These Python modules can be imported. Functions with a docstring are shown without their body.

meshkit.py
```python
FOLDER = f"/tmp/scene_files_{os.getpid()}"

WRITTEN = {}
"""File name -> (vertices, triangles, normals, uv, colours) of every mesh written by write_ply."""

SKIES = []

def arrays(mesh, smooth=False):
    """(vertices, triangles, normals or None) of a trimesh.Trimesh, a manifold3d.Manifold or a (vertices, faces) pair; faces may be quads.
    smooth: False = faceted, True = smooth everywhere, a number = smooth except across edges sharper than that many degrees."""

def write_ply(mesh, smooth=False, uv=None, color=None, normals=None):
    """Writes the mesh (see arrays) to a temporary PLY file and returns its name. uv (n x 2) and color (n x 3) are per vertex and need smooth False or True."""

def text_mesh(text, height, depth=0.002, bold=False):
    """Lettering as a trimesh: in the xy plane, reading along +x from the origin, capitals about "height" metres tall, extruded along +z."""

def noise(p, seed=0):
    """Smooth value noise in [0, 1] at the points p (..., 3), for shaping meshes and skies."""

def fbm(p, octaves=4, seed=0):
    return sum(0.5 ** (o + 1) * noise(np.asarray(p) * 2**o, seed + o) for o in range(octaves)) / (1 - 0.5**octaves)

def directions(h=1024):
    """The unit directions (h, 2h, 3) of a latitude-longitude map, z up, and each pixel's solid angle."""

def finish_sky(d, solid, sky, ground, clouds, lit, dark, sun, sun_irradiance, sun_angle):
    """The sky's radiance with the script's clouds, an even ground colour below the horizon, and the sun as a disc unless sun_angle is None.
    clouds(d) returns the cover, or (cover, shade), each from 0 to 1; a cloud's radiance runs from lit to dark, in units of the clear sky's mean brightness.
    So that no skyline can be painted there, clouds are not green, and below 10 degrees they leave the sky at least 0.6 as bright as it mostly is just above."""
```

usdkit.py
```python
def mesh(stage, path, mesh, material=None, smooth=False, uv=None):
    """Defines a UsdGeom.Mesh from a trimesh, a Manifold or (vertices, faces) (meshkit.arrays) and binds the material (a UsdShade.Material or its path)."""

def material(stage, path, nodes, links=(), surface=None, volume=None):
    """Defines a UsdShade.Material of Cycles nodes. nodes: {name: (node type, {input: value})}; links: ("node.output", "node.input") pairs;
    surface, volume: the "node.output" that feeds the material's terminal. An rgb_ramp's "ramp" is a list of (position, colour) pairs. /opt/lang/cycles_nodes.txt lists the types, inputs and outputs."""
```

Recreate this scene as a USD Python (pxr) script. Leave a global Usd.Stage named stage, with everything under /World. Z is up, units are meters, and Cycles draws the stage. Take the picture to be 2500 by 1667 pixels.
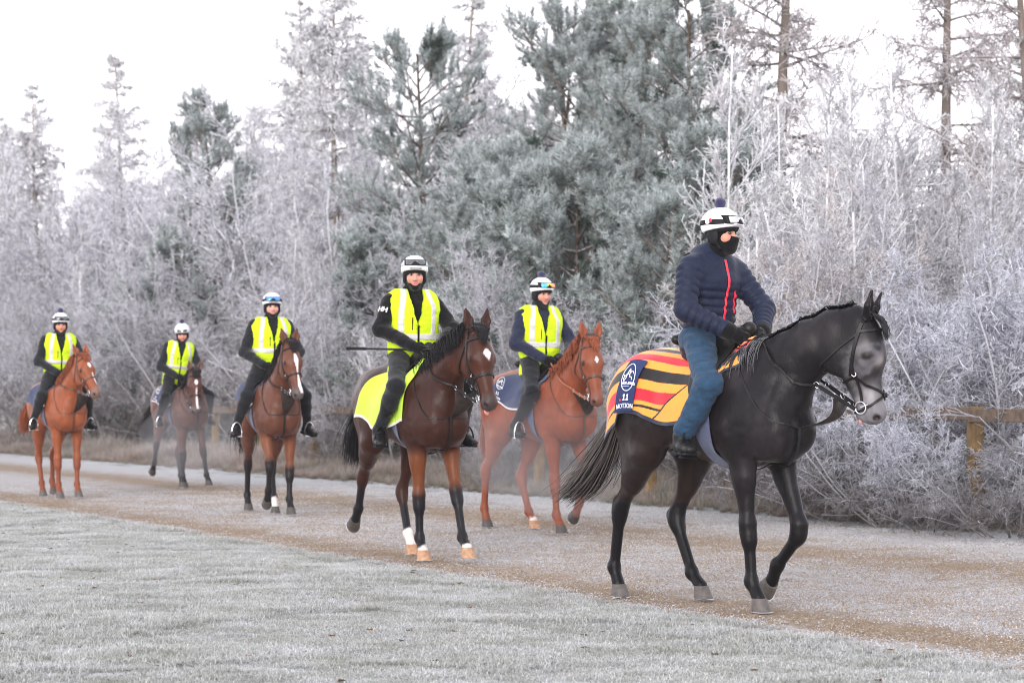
import math, numpy as np, trimesh, usdkit, meshkit
from pxr import Usd, UsdGeom, UsdLux, UsdShade, Gf, Sdf, Vt
from scipy.ndimage import map_coordinates
from scipy.interpolate import PchipInterpolator

stage = Usd.Stage.CreateInMemory()
UsdGeom.SetStageUpAxis(stage, 'Z')
UsdGeom.SetStageMetersPerUnit(stage, 1.0)
UsdGeom.Xform.Define(stage, '/World')
UsdGeom.Scope.Define(stage, '/World/Looks')
mat_ = lambda name, nodes, links, surface=None, volume=None: usdkit.material(stage, '/World/Looks/' + name, nodes, links, surface, volume)

# ---------------------------------------------------------------- camera
CAM_H, PITCH = 1.25, 1.59
cam = UsdGeom.Camera.Define(stage, '/World/camera')
cam.AddTranslateOp().Set(Gf.Vec3d(0, 0, CAM_H))
cam.AddRotateXOp().Set(90 + PITCH)
cam.CreateHorizontalApertureAttr(36.0)
cam.CreateFocalLengthAttr(81.1)
cam.CreateFStopAttr(4.2)
cam.CreateFocusDistanceAttr(14.4)
cam.CreateExposureAttr(EXPOSURE := 1.1)
cam.CreateClippingRangeAttr(Gf.Vec2f(0.1, 5000))

# ---------------------------------------------------------------- sky and sun: a bright frosty overcast morning
SUN_EL, SUN_AZ = math.radians(15), math.radians(200)       # azimuth of the direction towards the sun, from +y towards +x
dome = UsdLux.DomeLight.Define(stage, '/World/sky')
dome.CreateIntensityAttr(1.0)
mat_('sky_look', {
    's': ('sky_texture', {'sky_type': 'single_scattering', 'sun_disc': False, 'sun_elevation': SUN_EL, 'sun_rotation': SUN_AZ}),
    'tc': ('texture_coordinate', {}), 'sp': ('separate_xyz', {}),
    'up': ('rgb_ramp', {'ramp': [(0.0, (8.6, 7.9, 8.3)), (0.15, (8.6, 8.2, 8.7)), (0.4, (7.0, 7.1, 7.7)), (1.0, (5.6, 5.8, 6.4))]}),
    'n': ('noise_texture', {'scale': 2.2, 'detail': 4.0, 'roughness': 0.55}),
    'nr': ('map_range', {'from_min': 0.3, 'from_max': 0.7, 'to_min': 0.9, 'to_max': 1.08, 'clamp': True}),
    'cl': ('mix_color', {'blend_type': 'multiply', 'fac': 1.0, 'use_clamp': False}),
    'm': ('mix_color', {'fac': 0.93}),
    'b': ('background_shader', {'strength': 0.12})},
    [('tc.generated', 'sp.vector'), ('sp.z', 'up.fac'), ('tc.generated', 'n.vector'), ('n.fac', 'nr.value'), ('up.color', 'cl.a'), ('nr.result', 'cl.b'),
     ('s.color', 'm.a'), ('cl.result', 'm.b'), ('m.result', 'b.color')], 'b.background')
UsdShade.MaterialBindingAPI.Apply(dome.GetPrim()).Bind(UsdShade.Material.Get(stage, '/World/Looks/sky_look'))
dome.GetPrim().SetCustomDataByKey('kind', 'structure')
sun = UsdLux.DistantLight.Define(stage, '/World/sun')
sun.CreateNormalizeAttr(True)
sun.CreateIntensityAttr(0.4)
sun.CreateAngleAttr(40.0)
sun.CreateColorAttr(Gf.Vec3f(1.0, 0.95, 0.92))
sun.AddRotateZOp().Set(-math.degrees(SUN_AZ))
sun.AddRotateXOp().Set(-(90 - math.degrees(SUN_EL)))

# ---------------------------------------------------------------- naming and tagging
_count = {}
def numbered(parent, name):
    k = (parent, name); n = _count.get(k, 0); _count[k] = n + 1
    return f'{parent}/{name}' if n == 0 else f'{parent}/{name}_{n:03d}'
def tag(prim, label=None, cat=None, group=None, kind=None):
    for k, v in (('label', label), ('category', cat), ('group', group), ('kind', kind)):
        if v: prim.SetCustomDataByKey(k, v)
    return prim
def thing(name, label, cat, loc=(0, 0, 0), rotz=0.0, group=None, kind=None, scale=None):
    x = UsdGeom.Xform.Define(stage, numbered('/World', name))
    x.AddTranslateOp().Set(Gf.Vec3d(*map(float, loc))); x.AddRotateZOp().Set(float(rotz))
    if scale is not None: x.AddScaleOp().Set(Gf.Vec3f(*map(float, np.broadcast_to(scale, 3))))
    return tag(x.GetPrim(), label, cat, group, kind)
def obj(name, mesh, m, parent=None, smooth=False, cd=None, uv=None, label=None):
    """one Mesh prim under parent (a prim) or under /World"""
    path = numbered(str(parent.GetPath()) if parent else '/World', name)
    if smooth is True and (cd is not None or uv is not None):
        v, f, n = meshkit.arrays(mesh, True)
        g = usdkit.mesh(stage, path, (v, f), '/World/Looks/' + m, False, uv)
        g.CreateNormalsAttr(Vt.Vec3fArray.FromNumpy(n.astype(np.float32))); g.SetNormalsInterpolation('vertex')
    else:
        g = usdkit.mesh(stage, path, mesh, '/World/Looks/' + m, smooth, uv)
    if cd is not None:
        UsdGeom.PrimvarsAPI(g).CreatePrimvar('Cd', Sdf.ValueTypeNames.Color3fArray, 'vertex').Set(Vt.Vec3fArray.FromNumpy(np.asarray(cd, np.float32)))
    if label: g.GetPrim().SetCustomDataByKey('label', label)
    return g.GetPrim()
def dup(src, loc, rotz, label, scale=1.0, group=None):
    name = src.GetName()
    if name[-4:-3] == '_' and name[-3:].isdigit(): name = name[:-4]
    r = thing(name, label, src.GetCustomDataByKey('category'), loc, rotz, group, None, scale)
    r.GetReferences().AddInternalReference(src.GetPath()); r.SetInstanceable(True)
    if group is None and src.GetCustomDataByKey('group'): r.SetCustomDataByKey('group', src.GetCustomDataByKey('group'))
    return r

# ---------------------------------------------------------------- vectors and simple meshes
A = lambda *x: np.array(x, float)
def unit(v): v = np.asarray(v, float); return v / (np.linalg.norm(v, axis=-1, keepdims=True) + 1e-12)
def rotm(axis, deg): return trimesh.transformations.rotation_matrix(math.radians(deg), axis)[:3, :3]
def join(ms):
    vs, fs, n = [], [], 0
    for v, f in ms:
        f = np.asarray(f)
        if f.shape[1] == 4: f = np.vstack([f[:, [0, 1, 2]], f[:, [0, 2, 3]]])
        vs.append(np.asarray(v)); fs.append(f + n); n += len(v)
    return np.vstack(vs), np.vstack(fs)
def tm(m): return np.array(m.vertices), np.array(m.faces)
def tube(pts, r, sides=6, cap=True):
    p = np.asarray(pts, float); n = len(p); r = np.broadcast_to(np.asarray(r, float), (n,))
    t = unit(np.gradient(p, axis=0)); a = np.zeros_like(p)
    ref = A(0, 0, 1) if abs(t[0, 2]) < .9 else A(1, 0, 0)
    a[0] = unit(np.cross(t[0], ref))
    for i in range(1, n):
        a[i] = unit(a[i - 1] - t[i] * (a[i - 1] @ t[i]))
    b = np.cross(t, a); g = np.arange(sides) * 2 * np.pi / sides
    v = (p[:, None] + r[:, None, None] * (np.cos(g)[None, :, None] * a[:, None] + np.sin(g)[None, :, None] * b[:, None])).reshape(-1, 3)
    i, j = np.meshgrid(np.arange(n - 1), np.arange(sides), indexing='ij'); j2 = (j + 1) % sides
    q = np.stack([i * sides + j, i * sides + j2, (i + 1) * sides + j2, (i + 1) * sides + j], -1).reshape(-1, 4)
    f = np.vstack([q[:, [0, 1, 2]], q[:, [0, 2, 3]]])
    if cap:
        v = np.vstack([v, p[:1], p[-1:]]); k = len(v) - 2; jj = np.arange(sides); j3 = (jj + 1) % sides
        f = np.vstack([f, np.stack([np.full(sides, k), j3, jj], 1), np.stack([np.full(sides, k + 1), (n - 1) * sides + jj, (n - 1) * sides + j3], 1)])
    return v, f
def smoothpath(pts, n=24):
    p = np.asarray(pts, float); d = np.r_[0, np.cumsum(np.linalg.norm(np.diff(p, axis=0), axis=1))]
    if len(p) == 2: return p[0] + (p[1] - p[0]) * np.linspace(0, 1, n)[:, None]
    return PchipInterpolator(d / d[-1], p)(np.linspace(0, 1, n))
def strap(pts, normals, width, thick=.004):
    """a flat belt along pts lying on a surface with the given normals"""
    p, nn = np.asarray(pts, float), unit(normals); n = len(p)
    t = unit(np.gradient(p, axis=0)); s = unit(np.cross(t, nn)); w = np.broadcast_to(np.asarray(width, float), (n,))[:, None] / 2
    v = np.stack([p - s * w, p - s * w * .8 + nn * thick, p + s * w * .8 + nn * thick, p + s * w, p + s * w * .8 - nn * thick * .6, p - s * w * .8 - nn * thick * .6], 1).reshape(-1, 3)
    i, j = np.meshgrid(np.arange(n - 1), np.arange(6), indexing='ij'); j2 = (j + 1) % 6
    q = np.stack([i * 6 + j, (i + 1) * 6 + j, (i + 1) * 6 + j2, i * 6 + j2], -1).reshape(-1, 4)
    caps = [[0, 1, 2], [0, 2, 3], [0, 3, 4], [0, 4, 5]]
    e = (n - 1) * 6
    f = np.vstack([q[:, [0, 1, 2]], q[:, [0, 2, 3]], caps, [[e + a[0], e + a[2], e + a[1]] for a in caps]])
    return v, f
def sheet(P, thick):
    """a grid of points (nu, nv, 3) as a closed sheet; returns (v, f) with the outer layer first; thick goes to the -normal side"""
    nu, nv = P.shape[:2]
    du, dv = np.gradient(P, axis=0), np.gradient(P, axis=1); N = unit(np.cross(du, dv))
    v = np.vstack([P.reshape(-1, 3), (P - N * thick).reshape(-1, 3)]); k = nu * nv
    i, j = np.meshgrid(np.arange(nu - 1), np.arange(nv - 1), indexing='ij')
    a = i * nv + j; q = np.stack([a, a + nv, a + nv + 1, a + 1], -1).reshape(-1, 4)
    rim = np.r_[np.arange(nv), np.arange(2 * nv - 1, k, nv), np.arange(k - 2, k - nv - 1, -1), np.arange(k - 2 * nv, 0, -nv)]
    r2 = np.roll(rim, -1)
    q = np.vstack([q, q[:, ::-1] + k, np.stack([rim, r2, r2 + k, rim + k], 1)])
    return v, np.vstack([q[:, [0, 1, 2]], q[:, [0, 2, 3]]])

# ---------------------------------------------------------------- rounded solids: distance fields, smoothly joined, turned into one surface
def cone(a, b, ra, rb, k=.03, puff=None):
    a, b = np.asarray(a, float), np.asarray(b, float); ab = b - a; L2 = ab @ ab + 1e-12; L = math.sqrt(L2)
    def f(X, Y, Z):
        px, py, pz = X - a[0], Y - a[1], Z - a[2]
        t = np.clip((px * ab[0] + py * ab[1] + pz * ab[2]) / L2, 0, 1)
        d = np.sqrt((px - t * ab[0]) ** 2 + (py - t * ab[1]) ** 2 + (pz - t * ab[2]) ** 2) - (ra + (rb - ra) * t)
        if puff: d = d - puff[1] * (np.abs(np.sin(np.pi * (t * L + puff[2]) / puff[0])) ** .6 - .7)
        return d
    r = max(ra, rb) + (puff[1] if puff else 0)
    return f, np.minimum(a, b) - r, np.maximum(a, b) + r, k, 1
def ecap(a, b, wa, wb, side, k=.03, end=None):
    """capsule with an elliptic section: wa, wb = (half width along side, half depth across it) at each end"""
    a, b = np.asarray(a, float), np.asarray(b, float); ab = b - a; L = np.linalg.norm(ab); d = ab / L
    s = unit(np.asarray(side, float) - d * (np.asarray(side, float) @ d)); n = np.cross(d, s)
    def f(X, Y, Z):
        px, py, pz = X - a[0], Y - a[1], Z - a[2]
        l = px * d[0] + py * d[1] + pz * d[2]; t = np.clip(l / L, 0, 1)
        w, h = wa[0] + (wb[0] - wa[0]) * t, wa[1] + (wb[1] - wa[1]) * t
        o = (l - t * L); e = end if end else np.minimum(w, h)
        u, v = px * s[0] + py * s[1] + pz * s[2], px * n[0] + py * n[1] + pz * n[2]
        k0 = np.sqrt((u / w) ** 2 + (v / h) ** 2 + (o / e) ** 2); k1 = np.sqrt((u / w ** 2) ** 2 + (v / h ** 2) ** 2 + (o / e ** 2) ** 2) + 1e-9
        return np.where(k0 < .05, -np.minimum(w, h), k0 * (k0 - 1) / k1)
    r = max(*wa, *wb)
    return f, np.minimum(a, b) - r, np.maximum(a, b) + r, k, 1
def ell(c, r, R=None, k=.03, op=1):
    c, r = np.asarray(c, float), np.asarray(r, float); R = np.eye(3) if R is None else np.asarray(R, float)   # rows of R: the axes
    def f(X, Y, Z):
        px, py, pz = X - c[0], Y - c[1], Z - c[2]; q = [(px * R[i, 0] + py * R[i, 1] + pz * R[i, 2]) for i in range(3)]
        k0 = np.sqrt(sum((q[i] / r[i]) ** 2 for i in range(3))); k1 = np.sqrt(sum((q[i] / r[i] ** 2) ** 2 for i in range(3))) + 1e-9
        return np.where(k0 < .05, -r.min(), k0 * (k0 - 1) / k1)
    return f, c - r.max(), c + r.max(), k, op
def loft(xs, top, bot, wid, k=.05, cap=.12):
    """body of elliptic sections along x"""
    T, B, W = (PchipInterpolator(xs, y) for y in (top, bot, wid))
    def f(X, Y, Z):
        x = np.clip(X, xs[0], xs[-1]); o = X - x; t, b, w = T(x), B(x), W(x); c, h = (t + b) / 2, (t - b) / 2
        v = Z - c; k0 = np.sqrt((Y / w) ** 2 + (v / h) ** 2 + (o / cap) ** 2); k1 = np.sqrt((Y / w ** 2) ** 2 + (v / h ** 2) ** 2 + (o / cap ** 2) ** 2) + 1e-9
        return np.where(k0 < .05, -np.minimum(w, h), k0 * (k0 - 1) / k1)
    m = max(wid)
    return f, A(xs[0] - cap, -m, min(bot)), A(xs[-1] + cap, m, max(top)), k, 1
class Field:
    """prims evaluated on a grid of step h"""
    def __init__(self, prims, h, cut=None, offset=0.0, box=None):
        lo = np.min([p[1] for p in prims if p[4] > 0], 0) - 3 * h - abs(offset); hi = np.max([p[2] for p in prims if p[4] > 0], 0) + 3 * h + abs(offset)
        if box is not None: lo, hi = np.maximum(lo, np.asarray(box[0]) - 3 * h), np.minimum(hi, np.asarray(box[1]) + 3 * h)
        n = np.maximum(np.ceil((hi - lo) / h).astype(int) + 1, 4); self.lo, self.h = lo, h
        ax = [(lo[i] + h * np.arange(n[i])).astype(np.float32) for i in range(3)]
        D = np.full(n, 1.0, np.float32)
        for f, a, b, k, op in prims:
            m = k + 2.5 * h + abs(offset)
            i0 = np.maximum(np.floor((a - m - lo) / h).astype(int), 0); i1 = np.minimum(np.ceil((b + m - lo) / h).astype(int) + 1, n)
            if (i1 <= i0).any(): continue
            sl = tuple(slice(i0[q], i1[q]) for q in range(3))
            x, y, z = (ax[q][sl[q]] for q in range(3))
            d = f(x[:, None, None], y[None, :, None], z[None, None, :]).astype(np.float32); o = D[sl]
            if op > 0:
                g = np.maximum(k - np.abs(o - d), 0) / k; D[sl] = np.minimum(o, d) - g * g * k / 4
            else:
                g = np.maximum(k - np.abs(o + d), 0) / k; D[sl] = np.maximum(o, -d) + g * g * k / 4
        if offset: D = D - np.float32(offset)
        if cut is not None: D = np.maximum(D, cut(ax[0][:, None, None], ax[1][None, :, None], ax[2][None, None, :]).astype(np.float32))
        D[[0, -1]] = np.maximum(D[[0, -1]], h * .3); D[:, [0, -1]] = np.maximum(D[:, [0, -1]], h * .3); D[:, :, [0, -1]] = np.maximum(D[:, :, [0, -1]], h * .3)
        self.D = D
    def at(self, P):
        return map_coordinates(self.D, ((np.asarray(P) - self.lo) / self.h).reshape(-1, 3).T, order=1, mode='nearest').reshape(np.shape(P)[:-1])
    def grad(self, P):
        e = self.h * 1.2; P = np.asarray(P, float)
        return unit(np.stack([self.at(P + A(*np.eye(3)[i]) * e) - self.at(P - A(*np.eye(3)[i]) * e) for i in range(3)], -1))
    def snap(self, P, off=0.0, it=8):
        P = np.array(P, float)
        for _ in range(it): P = P - self.grad(P) * ((self.at(P) - off) * .8)[..., None]
        return P
    def mesh(self):
        D, h = self.D, self.h; ins = D < 0
        c = np.zeros(tuple(s - 1 for s in D.shape), np.int8)
        for o in np.ndindex(2, 2, 2): c += ins[o[0]:D.shape[0] - 1 + o[0], o[1]:D.shape[1] - 1 + o[1], o[2]:D.shape[2] - 1 + o[2]]
        act = (c > 0) & (c < 8); I = np.argwhere(act); idx = np.full(act.shape, -1, np.int64); idx[act] = np.arange(len(I))
        acc, cnt = np.zeros((len(I), 3)), np.zeros(len(I))
        for axis in range(3):
            for o in np.ndindex(2, 2):
                s = np.insert(np.array(o), axis, 0); e = s.copy(); e[axis] = 1
                a, b = D[tuple((I + s).T)], D[tuple((I + e).T)]; m = (a < 0) != (b < 0)
                t = a[m] / (a[m] - b[m]); p = (I[m] + s).astype(float); p[:, axis] += t; acc[m] += p; cnt[m] += 1
        V = self.lo + h * acc / cnt[:, None]; F = []
        for axis in range(3):
            n = D.shape; sl0, sl1 = [slice(1, n[q] - 1) for q in range(3)], [slice(1, n[q] - 1) for q in range(3)]
            sl0[axis], sl1[axis] = slice(0, n[axis] - 1), slice(1, n[axis])
            a, b = ins[tuple(sl0)], ins[tuple(sl1)]; u, w = (axis + 1) % 3, (axis + 2) % 3
            for flip, m in ((False, a & ~b), (True, ~a & b)):
                E = np.argwhere(m); add = np.ones(3, int); add[axis] = 0; E = E + add
                du, dw = np.eye(3, dtype=int)[u], np.eye(3, dtype=int)[w]
                q = np.stack([idx[tuple((E - du - dw).T)], idx[tuple((E - dw).T)], idx[tuple(E.T)], idx[tuple((E - du).T)]], 1)
                F.append(q[:, ::-1] if flip else q)
        F = np.vstack(F)
        return V, np.vstack([F[:, [0, 1, 2]], F[:, [0, 2, 3]]])
def solid(prims, h, **kw): return Field(prims, h, **kw).mesh()
def rbox(c, size, r, R=None):
    """rounded box (v, f)"""
    import manifold3d as m3
    s = np.maximum(np.asarray(size, float) / 2 - r, 1e-4)
    pts = np.array([x + np.array(o) * s for o in np.ndindex(2, 2, 2) for x in [0]], float)
    b = trimesh.creation.icosphere(1, r); P = np.vstack([b.vertices + (np.array(o) * 2 - 1) * s for o in np.ndindex(2, 2, 2)])
    v, f = tm(trimesh.convex.convex_hull(P))
    return (v if R is None else v @ np.asarray(R).T) + np.asarray(c), f
# ---------------------------------------------------------------- materials
def plain(name, col, rough=.6, vary=.15, scale=30.0, bump=0.0, bscale=200.0, sheen=0.0, metal=0.0, coat=0.0, spec=.5, detail=3.0):
    c0, c1 = tuple(np.clip(np.array(col) * (1 - vary), 0, 1)), tuple(np.clip(np.array(col) * (1 + vary), 0, 1))
    n = {'tc': ('texture_coordinate', {}), 'n': ('noise_texture', {'scale': scale, 'detail': detail}), 'r': ('rgb_ramp', {'ramp': [(.3, c0), (.7, c1)]}),
         'p': ('principled_bsdf', {'roughness': rough, 'metallic': metal, 'sheen_weight': sheen, 'coat_weight': coat, 'specular_ior_level': spec})}
    l = [('tc.object', 'n.vector'), ('n.fac', 'r.fac'), ('r.color', 'p.base_color')]
    if bump:
        n['n2'] = ('noise_texture', {'scale': bscale, 'detail': 2.0}); n['b'] = ('bump', {'strength': bump, 'distance': .01})
        l += [('tc.object', 'n2.vector'), ('n2.fac', 'b.height'), ('b.normal', 'p.normal')]
    return mat_(name, n, l, 'p.BSDF')
def attr(name, rough=.5, vary=.2, scale=25.0, bump=.1, bscale=120.0, sheen=.0, spec=.5, stretch=(1, 1, 1)):
    """colour from the mesh's own vertex colours (coat pattern), with hair-fine variation"""
    return mat_(name, {
        'a': ('attribute', {'attribute': 'Cd'}), 'tc': ('texture_coordinate', {}), 'mp': ('mapping', {'scale': stretch}),
        'n': ('noise_texture', {'scale': scale, 'detail': 5.0, 'roughness': .65}),
        'r': ('map_range', {'from_min': .25, 'from_max': .75, 'to_min': 1 - vary, 'to_max': 1 + vary}),
        'm': ('mix_color', {'blend_type': 'multiply', 'fac': 1.0, 'use_clamp': False}),
        'n2': ('noise_texture', {'scale': bscale, 'detail': 3.0}), 'b': ('bump', {'strength': bump, 'distance': .01}),
        'p': ('principled_bsdf', {'roughness': rough, 'sheen_weight': sheen, 'specular_ior_level': spec})},
        [('tc.object', 'mp.vector'), ('mp.vector', 'n.vector'), ('n.fac', 'r.value'), ('a.color', 'm.a'), ('r.result', 'm.b'), ('m.result', 'p.base_color'),
         ('mp.vector', 'n2.vector'), ('n2.fac', 'b.height'), ('b.normal', 'p.normal')], 'p.BSDF')
attr('coat', .36, .22, 16.0, .16, 110.0, .0, .15, (1, 1, .35))
attr('hair', .55, .3, 60.0, .0, 90.0, .0, .2)
attr('skin', .55, .06, 40.0, .03, 300.0, .0, .3)
attr('print', .85, .06, 90.0, .25, 420.0, .25, .2)
plain('black_leather', (.008, .0075, .0075), .42, .3, 40, .1, 160, spec=.25)
plain('brown_leather', (.055, .022, .012), .45, .3, 40, .1, 160)
plain('tan_leather', (.28, .09, .04), .5, .3, 40, .1, 160)
plain('bib_leather', (.028, .022, .02), .4, .3, 25, .1, 160, spec=.08)
plain('girth_web', (.085, .10, .17), .85, .12, 60, .3, 500, .2, spec=.08)
plain('steel', (.75, .75, .77), .22, .05, 20, metal=1.0)
plain('dark_hoof', (.055, .046, .04), .55, .3, 30, .2, 80)
plain('pale_hoof', (.36, .20, .11), .55, .3, 30, .2, 80)
plain('grey_hoof', (.085, .073, .066), .6, .3, 30, .2, 80)
plain('eye_dark', (.01, .006, .004), .06, .1, 20, coat=1.0)
plain('tongue', (.55, .22, .2), .4, .15, 40)
plain('white_helmet', (.78, .78, .82), .3, .03, 20, coat=.3)
plain('grey_helmet', (.36, .35, .36), .4, .1, 20, coat=.3)
plain('black_cloth', (.006, .006, .007), .9, .25, 40, .25, 260, .15, spec=.08)
plain('charcoal_cloth', (.013, .014, .017), .88, .2, 30, .25, 260, .15, spec=.08)
plain('navy_cloth', (.018, .021, .042), .85, .2, 30, .25, 260, .15, spec=.08)
plain('puffer_navy', (.013, .017, .037), .5, .18, 30, .2, 130, .03, spec=.12)
plain('blue_trouser', (.021, .050, .092), .8, .18, 25, .3, 60, .1, spec=.08)
plain('pompom_navy', (.03, .026, .085), .95, .3, 200, .8, 260, .3, spec=.08)
plain('hi_vis', (.52, .72, .012), .75, .07, 22, .25, 40, .0, spec=.2)
plain('hi_vis_lime', (.56, .86, .06), .75, .06, 22, .25, 120, .0, spec=.2)
plain('reflective_tape', (.50, .49, .465), .45, .08, 60, .1, 300)
plain('red_zip', (.75, .02, .05), .5, .1, 40)
plain('orange_trim', (.9, .14, .03), .5, .1, 40)
plain('blue_scarf', (.06, .22, .42), .85, .1, 40, spec=.08)
plain('white_thread', (.78, .78, .8), .7, .04, 40)
plain('red_thread', (.75, .06, .07), .7, .05, 40)
plain('navy_binding', (.022, .027, .06), .85, .15, 60, .3, 400, spec=.08)
plain('patch_navy', (.028, .04, .11), .7, .1, 60, .15, 400, spec=.08)
plain('goggle_rubber', (.014, .014, .016), .5, .2, 40, spec=.08)
plain('goggle_smoke', (.05, .055, .06), .08, .1, 10, coat=1.0)
plain('goggle_clear', (.42, .43, .44), .08, .05, 10, coat=1.0)
mat_('goggle_mirror', {'tc': ('texture_coordinate', {}), 's': ('separate_xyz', {}), 'r': ('map_range', {'from_min': -.075, 'from_max': .075}),
     'c': ('rgb_ramp', {'ramp': [(0, (.02, .35, .8)), (.25, (.1, .5, .3)), (.4, (.8, .7, .05)), (.65, (.95, .35, .03)), (1, (.8, .08, .1))]}),
     'p': ('principled_bsdf', {'roughness': .12, 'coat_weight': 1.0, 'metallic': .3})}, [('tc.object', 's.vector'), ('s.y', 'r.value'), ('r.result', 'c.fac'), ('c.color', 'p.base_color')], 'p.BSDF')
plain('goggle_blue', (.03, .25, .75), .12, .2, 10, coat=1.0, metal=.3)
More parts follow.
